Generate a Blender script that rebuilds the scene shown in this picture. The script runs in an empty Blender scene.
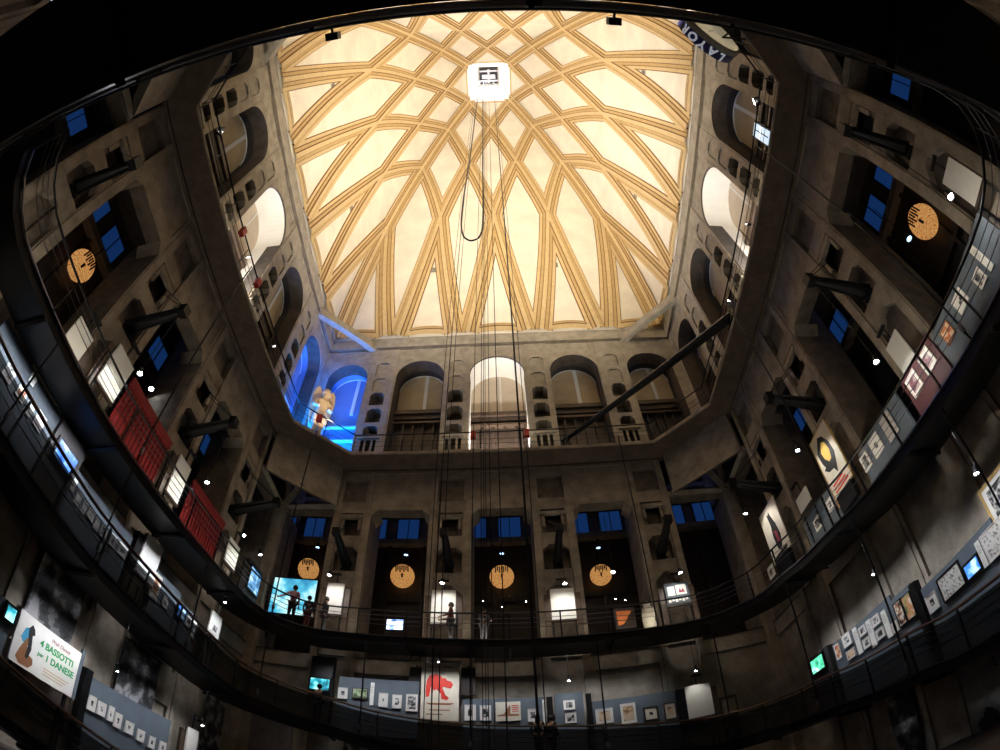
import bpy, bmesh, math, random
from mathutils import Vector, Matrix
rnd = random.Random(7)
sc = bpy.context.scene
COL = sc.collection
PI = math.pi
W = 11.26          # half width of the hall between walls
A = 10.0           # half width of the gallery opening
CH = 2.44          # its corner chamfer
SZ = 18.4          # underside of the gallery
GZ = 18.62         # gallery floor
DZ = 29.6          # springing of the dome
# ------------------------------------------------------------------ materials
MATS = {}
def mat(name, col, rough=.7, metal=0., var=.0, scale=3., emit=None, estr=1., col2=None, bump=0., detail=6.):
    if name in MATS: return MATS[name]
    m = bpy.data.materials.new(name); m.use_nodes = True
    nt = m.node_tree; b = nt.nodes['Principled BSDF']
    b.inputs['Roughness'].default_value = rough; b.inputs['Metallic'].default_value = metal
    c = (*col, 1)
    b.inputs['Base Color'].default_value = c
    if emit is not None:
        b.inputs['Emission Color'].default_value = (*emit, 1); b.inputs['Emission Strength'].default_value = estr
    if var or col2 or bump:
        tc = nt.nodes.new('ShaderNodeTexCoord')
        n = nt.nodes.new('ShaderNodeTexNoise'); n.inputs['Scale'].default_value = scale; n.inputs['Detail'].default_value = detail
        n.inputs['Roughness'].default_value = .65
        nt.links.new(tc.outputs['Object'], n.inputs['Vector'])
        if var or col2:
            r = nt.nodes.new('ShaderNodeValToRGB')
            k2 = col2 if col2 else tuple(max(0, x * (1 - var)) for x in col)
            k1 = col if col2 else tuple(min(1, x * (1 + var * .6)) for x in col)
            r.color_ramp.elements[0].position = .36; r.color_ramp.elements[1].position = .64
            r.color_ramp.elements[0].color = (*k2, 1); r.color_ramp.elements[1].color = (*k1, 1)
            nt.links.new(n.outputs['Fac'], r.inputs['Fac']); nt.links.new(r.outputs['Color'], b.inputs['Base Color'])
        if bump:
            bp = nt.nodes.new('ShaderNodeBump'); bp.inputs['Strength'].default_value = bump; bp.inputs['Distance'].default_value = .05
            nt.links.new(n.outputs['Fac'], bp.inputs['Height']); nt.links.new(bp.outputs['Normal'], b.inputs['Normal'])
    MATS[name] = m
    return m
def screen_mat(name, stops, scale=2.5, strength=2., seed=0.):
    """a lit screen: blotchy picture made of noise, giving off light"""
    m = bpy.data.materials.new(name); m.use_nodes = True; nt = m.node_tree; b = nt.nodes['Principled BSDF']
    b.inputs['Base Color'].default_value = (.01, .01, .01, 1); b.inputs['Roughness'].default_value = .3
    tc = nt.nodes.new('ShaderNodeTexCoord'); mp = nt.nodes.new('ShaderNodeMapping'); mp.inputs['Location'].default_value = (seed, seed * .7, seed * .3)
    n = nt.nodes.new('ShaderNodeTexNoise'); n.inputs['Scale'].default_value = scale; n.inputs['Detail'].default_value = 4
    r = nt.nodes.new('ShaderNodeValToRGB'); r.color_ramp.interpolation = 'LINEAR'
    el = r.color_ramp.elements
    while len(el) < len(stops): el.new(.5)
    for e, (p, c) in zip(el, stops): e.position = p; e.color = (*c, 1)
    nt.links.new(tc.outputs['Object'], mp.inputs['Vector']); nt.links.new(mp.outputs['Vector'], n.inputs['Vector'])
    nt.links.new(n.outputs['Fac'], r.inputs['Fac']); nt.links.new(r.outputs['Color'], b.inputs['Emission Color'])
    b.inputs['Emission Strength'].default_value = strength
    return m
def print_mat(name, stops, scale=4., seed=0., rough=.5, const=True):
    """ink on paper: noise cut into a few flat tones"""
    m = bpy.data.materials.new(name); m.use_nodes = True; nt = m.node_tree; b = nt.nodes['Principled BSDF']
    b.inputs['Roughness'].default_value = rough
    tc = nt.nodes.new('ShaderNodeTexCoord'); mp = nt.nodes.new('ShaderNodeMapping'); mp.inputs['Location'].default_value = (seed, seed * 1.3, seed * .6)
    n = nt.nodes.new('ShaderNodeTexNoise'); n.inputs['Scale'].default_value = scale; n.inputs['Detail'].default_value = 3
    r = nt.nodes.new('ShaderNodeValToRGB')
    if const: r.color_ramp.interpolation = 'CONSTANT'
    el = r.color_ramp.elements
    while len(el) < len(stops): el.new(.5)
    for e, (p, c) in zip(el, stops): e.position = p; e.color = (*c, 1)
    nt.links.new(tc.outputs['Object'], mp.inputs['Vector']); nt.links.new(mp.outputs['Vector'], n.inputs['Vector'])
    nt.links.new(n.outputs['Fac'], r.inputs['Fac']); nt.links.new(r.outputs['Color'], b.inputs['Base Color'])
    return m
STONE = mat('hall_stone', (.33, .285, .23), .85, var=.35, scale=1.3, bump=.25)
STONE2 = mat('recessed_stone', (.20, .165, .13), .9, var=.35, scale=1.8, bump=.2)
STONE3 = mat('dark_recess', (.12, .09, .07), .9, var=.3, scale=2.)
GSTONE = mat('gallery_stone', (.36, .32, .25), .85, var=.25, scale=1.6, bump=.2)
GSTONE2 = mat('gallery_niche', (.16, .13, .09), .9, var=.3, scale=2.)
REVEAL = mat('shaded_reveal', (.075, .06, .05), .9, var=.3, scale=2.)  # shade inside the arches put into the stone colour
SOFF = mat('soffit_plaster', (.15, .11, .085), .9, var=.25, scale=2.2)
PLASTER = mat('dome_plaster', (.80, .745, .62), .85, var=.10, scale=.45)
RT = mat('rib_tan', (.50, .34, .145), .8, var=.12, scale=3)
RL = mat('rib_light', (.60, .45, .23), .8, var=.1, scale=3)
RB = mat('rib_line', (.22, .12, .04), .8)
GOLD = mat('ochre_plaster', (.50, .30, .08), .8, var=.3, scale=4)
BLACK = mat('black_steel', (.012, .012, .014), .45, .6)
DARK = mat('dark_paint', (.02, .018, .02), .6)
RAIL = mat('oiled_handrail', (.10, .045, .025), .35)
STEEL = mat('brushed_steel', (.25, .24, .26), .3, .9)
NET = mat('black_netting', (.005, .005, .006), .9)
_nt = NET.node_tree; _tr = _nt.nodes.new('ShaderNodeBsdfTransparent'); _mx = _nt.nodes.new('ShaderNodeMixShader'); _mx.inputs[0].default_value = .10
_nt.links.new(_nt.nodes['Principled BSDF'].outputs[0], _mx.inputs[1]); _nt.links.new(_tr.outputs[0], _mx.inputs[2]); _nt.links.new(_mx.outputs[0], _nt.nodes['Material Output'].inputs[0])
SLATE = mat('slate_panel', (.10, .125, .155), .6, var=.12, scale=1.5)
WHITE = mat('white_board', (.78, .78, .74), .6, var=.04, scale=2)
PAPER = mat('cream_paper', (.72, .66, .55), .6, var=.08, scale=3)
MOUNT = mat('white_mount', (.78, .76, .73), .6)
WOOD = mat('brown_wood', (.065, .040, .026), .5, var=.3, scale=5)
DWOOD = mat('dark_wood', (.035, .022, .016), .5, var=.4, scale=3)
GILT = mat('gilt_frame', (.52, .34, .12), .4, var=.2, scale=6)
REDC = mat('red_cloth', (.21, .008, .010), .7, var=.25, scale=2)
REDP = mat('red_paint', (.55, .03, .02), .5)
INK = mat('black_ink', (.02, .02, .02), .5)
BLUEP = mat('blue_paint', (.02, .05, .30), .4)
GREENI = mat('green_ink', (.02, .33, .10), .5)
BROWNI = mat('brown_ink', (.30, .13, .06), .5)
BLUEI = mat('sky_blue_ink', (.05, .32, .55), .5)
TANI = mat('tan_ink', (.55, .34, .18), .5)
PINKI = mat('maroon_ink', (.30, .05, .08), .5)
REDI = mat('red_ink', (.62, .03, .02), .5)
YELI = mat('yellow_ink', (.62, .42, .09), .5)
FLOORM = mat('hall_floor', (.06, .05, .05), .5, var=.3, scale=1)
VAULTD = mat('shaded_vault', (.03, .028, .032), .9, var=.2, scale=2)  # unlit vault of the dark bays, its shade put into the colour
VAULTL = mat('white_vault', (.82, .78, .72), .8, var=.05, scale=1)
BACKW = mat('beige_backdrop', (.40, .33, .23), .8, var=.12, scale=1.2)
BACKL = mat('light_backdrop', (.66, .55, .42), .8, var=.06, scale=1)
TRIMW = mat('pale_trim', (.62, .66, .72), .4)
VBLUE = mat('blue_lit_plaster', (.13, .22, .40), .85, var=.08, scale=1.5)  # blue of the corner lamps painted into the bay plaster
SKIN = mat('skin', (.45, .26, .18), .6)
HAIR = mat('dark_hair', (.02, .014, .01), .6)
CL1 = mat('dusty_pink_top', (.50, .24, .30), .8); CL2 = mat('black_clothes', (.02, .02, .025), .8)
CL3 = mat('dark_red_top', (.13, .03, .03), .8); CL4 = mat('grey_clothes', (.07, .07, .08), .8)
CL5 = mat('pale_trousers', (.34, .27, .25), .8); CL6 = mat('navy_clothes', (.03, .035, .07), .8)
MARBLE = mat('pale_statue', (.66, .50, .33), .6, var=.25, scale=3, bump=.3)
GLASSB = mat('blue_night_window', (.01, .02, .05), .2, emit=(.010, .05, .20), estr=.42)
LAMP = mat('lamp_lens', (1, 1, 1), .3, emit=(.90, .95, 1.0), estr=60.)
LAMPW = mat('warm_lamp_lens', (1, 1, 1), .3, emit=(1, .93, .82), estr=40.)
# ------------------------------------------------------------------ mesh builder
def Fr(side):
    """hall-side frame: (u along the wall, d outward behind it, z) -> world"""
    if side == 'F': return lambda u, d, z: Vector((u, W + d, z))
    if side == 'L': return lambda u, d, z: Vector((-(W + d), u, z))
    if side == 'R': return lambda u, d, z: Vector((W + d, -u, z))
    return lambda u, d, z: Vector((-u, -(W + d), z))
ID = lambda x, y, z: Vector((x, y, z))
class MB:
    def __init__(s, T=ID): s.v = []; s.f = []; s.mi = []; s.T = T; s.mats = []
    def m(s, mt):
        if mt not in s.mats: s.mats.append(mt)
        return s.mats.index(mt)
    def quad(s, ps, mt, T=None):
        T = T or s.T; i = len(s.v)
        s.v += [T(*p) for p in ps]; s.f.append(tuple(range(i, i + len(ps)))); s.mi.append(s.m(mt))
    def box(s, a, b, mt):
        x0, y0, z0 = a; x1, y1, z1 = b; i = len(s.v); k = s.m(mt)
        s.v += [s.T(x, y, z) for z in (z0, z1) for y in (y0, y1) for x in (x0, x1)]
        for q in ((0, 2, 3, 1), (4, 5, 7, 6), (0, 1, 5, 4), (2, 6, 7, 3), (0, 4, 6, 2), (1, 3, 7, 5)):
            s.f.append(tuple(i + t for t in q)); s.mi.append(k)
    def prism(s, poly, d0, d1, mt, mt2=None):
        """poly in (u, z); swept from depth d0 to d1"""
        n = len(poly); i = len(s.v); k = s.m(mt); k2 = s.m(mt2 or mt)
        s.v += [s.T(u, d0, z) for u, z in poly] + [s.T(u, d1, z) for u, z in poly]
        s.f.append(tuple(range(i, i + n))); s.mi.append(k); s.f.append(tuple(range(i + 2 * n - 1, i + n - 1, -1))); s.mi.append(k)
        for j in range(n):
            a, b = j, (j + 1) % n
            s.f.append((i + a, i + n + a, i + n + b, i + b)); s.mi.append(k2)
    def tube(s, pts, r, mt, n=6, cap=True):
        pts = [Vector(p) for p in pts]; k = s.m(mt); base = len(s.v)
        rs = r if isinstance(r, (list, tuple)) else [r] * len(pts)
        for j, p in enumerate(pts):
            t = (pts[min(j + 1, len(pts) - 1)] - pts[max(j - 1, 0)]).normalized()
            up = Vector((0, 0, 1)) if abs(t.z) < .9 else Vector((1, 0, 0))
            a = t.cross(up).normalized(); b = t.cross(a)
            for q in range(n):
                g = 2 * PI * q / n
                w = p + (a * math.cos(g) + b * math.sin(g)) * rs[j]
                s.v.append(s.T(*w))
        for j in range(len(pts) - 1):
            for q in range(n):
                q2 = (q + 1) % n
                s.f.append((base + j * n + q, base + j * n + q2, base + (j + 1) * n + q2, base + (j + 1) * n + q)); s.mi.append(k)
        if cap:
            s.f.append(tuple(base + q for q in range(n))); s.mi.append(k)
            e = base + (len(pts) - 1) * n
            s.f.append(tuple(e + n - 1 - q for q in range(n))); s.mi.append(k)
    def lathe(s, prof, mt, n=16, axis='z', org=(0, 0, 0)):
        base = len(s.v); k = s.m(mt); o = Vector(org)
        for r, h in prof:
            for q in range(n):
                g = 2 * PI * q / n; c, d = r * math.cos(g), r * math.sin(g)
                w = {'z': (c, d, h), 'y': (c, h, d), 'x': (h, c, d)}[axis]
                s.v.append(s.T(*(o + Vector(w))))
        for j in range(len(prof) - 1):
            for q in range(n):
                q2 = (q + 1) % n
                s.f.append((base + j * n + q, base + j * n + q2, base + (j + 1) * n + q2, base + (j + 1) * n + q)); s.mi.append(k)
        for e in (0, len(prof) - 1):
            if prof[e][0] > 1e-6: s.f.append(tuple(base + e * n + q for q in range(n))); s.mi.append(k)
    def build(s, name, parent=None, smooth=False, recalc=True, origin=None):
        me = bpy.data.meshes.new(name)
        o0 = Vector(origin) if origin is not None else Vector((0, 0, 0))
        me.from_pydata([tuple(v - o0) for v in s.v], [], s.f)
        for mt in s.mats: me.materials.append(mt)
        for p, k in zip(me.polygons, s.mi): p.material_index = k; p.use_smooth = smooth
        if recalc:
            bm = bmesh.new(); bm.from_mesh(me); bmesh.ops.recalc_face_normals(bm, faces=bm.faces); bm.to_mesh(me); bm.free()
        o = bpy.data.objects.new(name, me); COL.objects.link(o)
        o.location = o0
        if parent is not None: o.parent = parent
        return o
def tag(o, label=None, cat=None, group=None, kind=None):
    if label: o['label'] = label
    if cat: o['category'] = cat
    if group: o['group'] = group
    if kind: o['kind'] = kind
    return o
def empty(name, loc, label, cat, group=None, rotz=0.):
    o = bpy.data.objects.new(name, None); COL.objects.link(o); o.location = loc; o.rotation_euler = (0, 0, rotz)
    o.empty_display_size = .3
    return tag(o, label, cat, group)
def struct(o): o['kind'] = 'structure'; return o
def copy_tree(o, parent=None):
    c = o.copy(); COL.objects.link(c)
    if parent is not None: c.parent = parent; c.matrix_parent_inverse = o.matrix_parent_inverse
    for ch in [x for x in bpy.data.objects if x.parent == o]: copy_tree(ch, c)
    return c
# ------------------------------------------------------------------ relief wall: grid of cells, each at its own depth
def relief(mb, us, zs, fn):
    """fn(u, z) -> (depth, front material or None for a hole, side material)"""
    us = sorted(set(round(x, 3) for x in us)); zs = sorted(set(round(x, 3) for x in zs))
    nu, nz = len(us) - 1, len(zs) - 1
    C = [[fn((us[i] + us[i + 1]) / 2, (zs[j] + zs[j + 1]) / 2) for j in range(nz)] for i in range(nu)]
    for i in range(nu):
        for j in range(nz):
            d, fm, sm = C[i][j]
            if fm is not None: mb.quad([(us[i], d, zs[j]), (us[i + 1], d, zs[j]), (us[i + 1], d, zs[j + 1]), (us[i], d, zs[j + 1])], fm)
            for (i2, j2, e) in ((i + 1, j, 0), (i, j + 1, 1)):
                if i2 >= nu or j2 >= nz: continue
                d2, fm2, sm2 = C[i2][j2]
                if abs(d - d2) < 1e-4: continue
                a, b = min(d, d2), max(d, d2); mm = sm if d > d2 else sm2
                if e == 0: q = [(us[i2], a, zs[j]), (us[i2], b, zs[j]), (us[i2], b, zs[j + 1]), (us[i2], a, zs[j + 1])]
                else:
                    if fm is None or fm2 is None: b = min(b, a + .7)     # heads of openings are thinner than the piers
                    q = [(us[i], a, zs[j2]), (us[i + 1], a, zs[j2]), (us[i + 1], b, zs[j2]), (us[i], b, zs[j2])]
                mb.quad(q, mm)
def arc(cx, cz, r, a0, a1, n): return [(cx + r * math.cos(a0 + (a1 - a0) * k / n), cz + r * math.sin(a0 + (a1 - a0) * k / n)) for k in range(n + 1)]
SHIFT = {'F': -.17, 'L': .12, 'R': .0, 'B': 0.}
NAMES = {'F': 'front', 'L': 'left', 'R': 'right', 'B': 'back'}
PIERS = [(-8.2, -6.25), (-3.4, -1.4), (1.4, 3.4), (6.25, 8.2)]
OPEN = [(-6.25, -3.4), (-1.4, 1.4), (3.4, 6.25)]
CORN = [(-11.05, -8.2), (8.2, 11.05)]
OB, OT = 8.3, 15.97
def inr(u, l): return any(a < u < b for a, b in l)
def lower_wall(side):
    sh = SHIFT[side]; T0 = Fr(side)
    T = lambda u, d, z: T0(u + (sh if abs(u) < 9.5 else 0), d, z)
    mb = MB(T)
    us = [-W, W]; zs = [0, 3.2, 3.7, 5.0, 7.6, OB, OT, 16.3, 16.65, 18.25, SZ, 16.49, 17.86, 14.5, 15.82, 15.05, 15.5, 12.55, 13.86, 9.2, 11.9, 4.9]
    for a, b in PIERS: us += [a, b, a + .36, b - .36, a + .42, b - .42, a + .62, b - .62, a + .06, b - .06]
    for a, b in OPEN: us += [a + .12, b - .12]
    us += [-11.05, 11.05]
    def fn(u, z):
        for a, b in PIERS:
            if a < u < b:
                if u < a + .06 or u > b - .06: return (.05, STONE, STONE)
                if a + .36 < u < b - .36:
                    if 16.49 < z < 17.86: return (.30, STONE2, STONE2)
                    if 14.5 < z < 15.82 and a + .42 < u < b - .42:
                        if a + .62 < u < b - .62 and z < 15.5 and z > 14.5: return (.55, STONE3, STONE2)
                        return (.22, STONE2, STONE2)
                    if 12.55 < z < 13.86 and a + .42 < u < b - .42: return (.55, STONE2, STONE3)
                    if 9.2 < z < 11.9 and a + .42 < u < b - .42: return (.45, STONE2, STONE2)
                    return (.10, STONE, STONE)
                return (0, STONE, STONE)
        if inr(u, OPEN):
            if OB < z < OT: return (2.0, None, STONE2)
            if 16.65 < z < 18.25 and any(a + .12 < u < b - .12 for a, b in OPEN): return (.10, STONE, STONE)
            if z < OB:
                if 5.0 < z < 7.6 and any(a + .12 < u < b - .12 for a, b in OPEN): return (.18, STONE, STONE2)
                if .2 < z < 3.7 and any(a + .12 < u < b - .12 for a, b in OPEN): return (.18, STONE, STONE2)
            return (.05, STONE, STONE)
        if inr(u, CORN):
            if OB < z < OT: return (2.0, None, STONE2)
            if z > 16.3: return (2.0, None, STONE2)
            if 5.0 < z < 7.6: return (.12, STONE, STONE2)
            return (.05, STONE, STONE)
        return (.0, STONE, STONE)
    relief(mb, us, zs, fn)
    # chamfered upper corners of the openings and of the pier niches
    for a, b in OPEN:
        k = .34
        mb.prism([(a, OT), (a + k, OT), (a, OT - k)], .05, 1.2, STONE); mb.prism([(b, OT), (b, OT - k), (b - k, OT)], .05, 1.2, STONE)
    for a, b in PIERS:
        l, r = a + .42, b - .42
        for zt, k, d in ((13.86, .26, .5), (11.9, .42, .42)):
            mb.prism([(l, zt), (l + k, zt), (l, zt - k)], .10, d, STONE); mb.prism([(r, zt), (r, zt - k), (r - k, zt)], .10, d, STONE)
        mb.box((a + .42, .02, 15.5), (b - .42, .5, 15.68), STONE)      # bracket sill in the second niche
        mb.box((a + .46, .12, 14.9), (a + .62, .5, 15.5), STONE); mb.box((b - .62, .12, 14.9), (b - .46, .5, 15.5), STONE)
    # cornice under the gallery
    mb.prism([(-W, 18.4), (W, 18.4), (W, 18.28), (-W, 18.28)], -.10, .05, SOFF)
    o = mb.build('wall_' + NAMES[side]); return struct(o)
for sd in 'FLRB': lower_wall(sd)
# corridor behind the openings, one ring per side
def corridor(side):
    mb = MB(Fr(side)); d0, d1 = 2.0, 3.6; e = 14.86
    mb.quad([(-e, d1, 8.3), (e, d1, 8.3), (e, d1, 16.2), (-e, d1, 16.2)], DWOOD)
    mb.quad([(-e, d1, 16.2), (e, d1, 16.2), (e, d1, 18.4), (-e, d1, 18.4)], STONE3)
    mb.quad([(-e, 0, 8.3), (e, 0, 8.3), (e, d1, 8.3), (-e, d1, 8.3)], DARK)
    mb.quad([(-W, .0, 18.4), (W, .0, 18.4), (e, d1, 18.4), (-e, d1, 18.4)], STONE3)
    for a, b in PIERS:   # back faces of the piers, and their flanks above the opening heads
        s = SHIFT[side]; mb.quad([(a + s, d0, 8.3), (b + s, d0, 8.3), (b + s, d0, 18.4), (a + s, d0, 18.4)], STONE3)
        for u in (a + s, b + s): mb.quad([(u, .7, 15.9), (u, d0, 15.9), (u, d0, 18.4), (u, .7, 18.4)], STONE2)
    for a, b in OPEN:
        s = SHIFT[side]; mb.quad([(a + s, .74, 15.97), (b + s, .74, 15.97), (b + s, .74, 18.4), (a + s, .74, 18.4)], STONE3)
    mb.box((-e, 3.15, 15.95), (e, 3.6, 16.25), STONE2)                    # ledge below the windows
    for k in range(-8, 9):                                                # dark timber framing on the back wall
        mb.box((k * 1.83 + .2 - .95, 3.42, 8.3), (k * 1.83 + .2 - .80, 3.6, 15.95), DWOOD)
    mb.box((-e, 3.4, 12.6), (e, 3.6, 12.75), DWOOD)
    mb.box((-e, 3.4, 10.4), (e, 3.6, 10.55), DWOOD)
    return struct(mb.build('wall_' + NAMES[side]))
for sd in 'FLR': corridor(sd)
# blue windows high in the corridor, only where an opening shows them
wn = 0
CAM = Vector((.10673, -9.38379, 1.6))
for sd, ks in (('F', (-7, -6, -4, -3, -1, 0, 1, 2, 3, 5, 6)), ('L', (-6, -5, -4, -3, -2, -1, 0, 1, 2, 3, 4, 5, 6)), ('R', (-6, -5, -4, -3, -2, -1, 0, 1, 2, 3, 4, 5, 6))):
    for k in ks:
        c = k * 1.83 + .2
        if sd == 'R': c = k * 1.83 - .2
        wn += 1
        mb = MB(Fr(sd))
        for a, b in (((c - .66, 3.5, 16.4), (c - .58, 3.62, 17.85)), ((c + .58, 3.5, 16.4), (c + .66, 3.62, 17.85)), ((c - .66, 3.5, 17.75), (c + .66, 3.62, 17.85)), ((c - .66, 3.5, 16.32), (c + .66, 3.62, 16.42)), ((c - .02, 3.5, 16.4), (c + .02, 3.6, 17.8))):
            mb.box(a, b, DARK)
        w = struct(mb.build('window_%d' % wn))
        g = MB(Fr(sd)); g.quad([(c - .6, 3.56, 16.4), (c + .6, 3.56, 16.4), (c + .6, 3.56, 17.8), (c - .6, 3.56, 17.8)], GLASSB); g.build('pane', w, recalc=False)
# ------------------------------------------------------------------ corners below the gallery: diagonal lintel, column, struts
for sx, sy, nm in ((-1, 1, 'a'), (1, 1, 'b'), (-1, -1, 'c'), (1, -1, 'd')):
    q = lambda x, y: (sx * x, sy * y)
    mb = MB()
    n = Vector((sx, sy, 0)).normalized() * .5
    p0, p1 = q(8.2, 11.0), q(11.0, 8.2)
    i0 = (p0[0], p0[1]); i1 = (p1[0], p1[1])
    mb.v += [Vector((*i0, 16.0)), Vector((*i1, 16.0)), Vector((*i1, 18.4)), Vector((*i0, 18.4))]; mb.f.append((0, 1, 2, 3)); mb.mi.append(mb.m(STONE))
    b0, b1 = (p0[0] + n.x, p0[1] + n.y), (p1[0] + n.x, p1[1] + n.y)
    k = len(mb.v)
    mb.v += [Vector((*i0, 16.0)), Vector((*i1, 16.0)), Vector((*b1, 16.25)), Vector((*b0, 16.25)), Vector((*b1, 18.4)), Vector((*b0, 18.4))]
    mb.f += [(k, k + 1, k + 2, k + 3), (k + 3, k + 2, k + 4, k + 5)]; mb.mi += [mb.m(STONE2)] * 2
    c = q(11.2, 11.2)
    mb.box((c[0] - .24, c[1] - .24, 0), (c[0] + .24, c[1] + .24, 16.0), STONE)                # square corner column
    mb.box((c[0] - .34, c[1] - .34, 15.8), (c[0] + .34, c[1] + .34, 16.1), STONE2)
    mid = ((p0[0] + p1[0]) / 2, (p0[1] + p1[1]) / 2)
    mb.tube([(c[0], c[1], 15.9), (mid[0], mid[1], 16.25)], .17, STONE2, 4)                     # raking strut
    mb.tube([(c[0], c[1], 15.95), (p0[0], c[1], 16.15)], .16, STONE, 4); mb.tube([(c[0], c[1], 15.95), (c[0], p1[1], 16.15)], .16, STONE, 4)
    struct(mb.build('trim_corner'))
# ------------------------------------------------------------------ gallery slab (octagonal hole in a square)
OCT = [(-A + CH, A), (A - CH, A), (A, A - CH), (A, -A + CH), (A - CH, -A), (-A + CH, -A), (-A, -A + CH), (-A, A - CH)]
def slab():
    mb = MB(); X = 13.6
    for z0, z1, ins in ((SZ, GZ, 0.),):
        n = 8; out = []
        for x, y in OCT:
            k = X / max(abs(x), abs(y)); out.append((math.copysign(X, x) if abs(abs(x) - A) < 1e-3 else x * 1.0, math.copysign(X, y) if abs(abs(y) - A) < 1e-3 else y * 1.0))
        # ring quads between the octagon and the square (corner quads use the square's corners)
        for i in range(8):
            j = (i + 1) % 8
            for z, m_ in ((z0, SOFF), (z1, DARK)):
                a, b = OCT[i], OCT[j]; c, d = out[j], out[i]
                if i % 2 == 0: mb.quad([(*a, z), (*b, z), (*c, z), (*d, z)], m_)
                else:
                    cr = (math.copysign(X, a[0]), math.copysign(X, a[1]))
                    mb.quad([(*a, z), (*b, z), (*c, z), (*cr, z), (*d, z)], m_)
            a, b = OCT[i], OCT[j]
            mb.quad([(*a, z0), (*b, z0), (*b, z1), (*a, z1)], STONE)
    # fine lip along the edge and a moulding below the walls
    for i in range(8):
        a, b = OCT[i], OCT[(i + 1) % 8]
        mb.tube([(a[0] * .997, a[1] * .997, SZ + .02), (b[0] * .997, b[1] * .997, SZ + .02)], .035, STONE, 4)
    return struct(mb.build('ceiling_gallery'))
slab()
# ------------------------------------------------------------------ gallery arcade
GP = [(-8.0, -6.15), (-3.2, -1.65), (1.65, 3.2), (6.15, 8.0)]
GA = [(-10.75, -8.0), (-6.15, -3.2), (-1.65, 1.65), (3.2, 6.15), (8.0, 10.75)]
SPR = 25.75
def arcade(side):
    sh = SHIFT[side]; T0 = Fr(side)
    T = lambda u, d, z: T0(u + (sh if abs(u) < 9.5 else 0), d, z)
    mb = MB(T)
    us = [-W, W]; zs = [GZ, 28.45, 28.6, DZ, 27.35, 19.75, 20.55]
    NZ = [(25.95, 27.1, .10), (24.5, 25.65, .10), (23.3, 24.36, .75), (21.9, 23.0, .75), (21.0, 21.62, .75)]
    for a, b, _ in NZ: zs += [a, b]
    zs += [28.5 - .0, 27.75]
    for a, b in GP:
        c = (a + b) / 2; us += [a, b, c - .43, c + .43, c - .25, c - .13, c + .13, c + .25, a + .08, b - .08]
    tops = {}
    for a, b in GA:
        r = (b - a) / 2; us += [a, b, a + .25, b - .25]; tops[(a, b)] = SPR + min(r, 1.62); zs.append(SPR + min(r, 1.62))
    def fn(u, z):
        if z > 28.6: return (-.10, GSTONE, GSTONE)
        if z > 28.45: return (.06, GSTONE2, GSTONE2)
        for a, b in GP:
            if a < u < b:
                c = (a + b) / 2
                if abs(u - c) < .43:
                    for z0, z1, d in NZ:
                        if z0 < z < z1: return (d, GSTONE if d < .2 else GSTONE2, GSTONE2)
                    if 19.75 < z < 20.55:
                        if .13 < abs(u - c) < .25 : return (0, GSTONE, GSTONE)
                        return (.5, GSTONE2, GSTONE2)
                if u < a + .08 or u > b - .08: return (.05, GSTONE, GSTONE)
                return (0, GSTONE, GSTONE)
        for a, b in GA:
            if a < u < b:
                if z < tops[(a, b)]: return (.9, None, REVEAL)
                if 27.75 < z < 28.45 and a + .25 < u < b - .25: return (.10, GSTONE, GSTONE)
                return (.05, GSTONE, GSTONE)
        return (0, GSTONE, GSTONE)
    relief(mb, us, zs, fn)
    for a, b in GA:     # spandrels turn the square heads into arches
        r = (b - a) / 2; c = (a + b) / 2; rz = min(r, 1.62); n = 10
        L = [(c - r * math.cos(PI / 2 * k / n), SPR + rz * math.sin(PI / 2 * k / n)) for k in range(n + 1)]
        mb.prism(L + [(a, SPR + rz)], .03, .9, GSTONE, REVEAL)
        Rr = [(c + r * math.cos(PI / 2 * k / n), SPR + rz * math.sin(PI / 2 * k / n)) for k in range(n + 1)]
        mb.prism(Rr + [(b, SPR + rz)], .03, .9, GSTONE, REVEAL)
    for a, b in GP:     # arched heads of the little niches
        c = (a + b) / 2
        for z0, z1, d in NZ:
            k = .2
            mb.prism([(c - .43, z1), (c - .43 + k, z1), (c - .43, z1 - k)], .0, d - .01, GSTONE); mb.prism([(c + .43, z1), (c + .43, z1 - k), (c + .43 - k, z1)], .0, d - .01, GSTONE)
        mb.box((c - .62, -.12, 20.62), (c + .62, .1, 20.78), GSTONE)
    return struct(mb.build('wall_' + NAMES[side]))
for sd in 'FLRB': arcade(sd)
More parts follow.
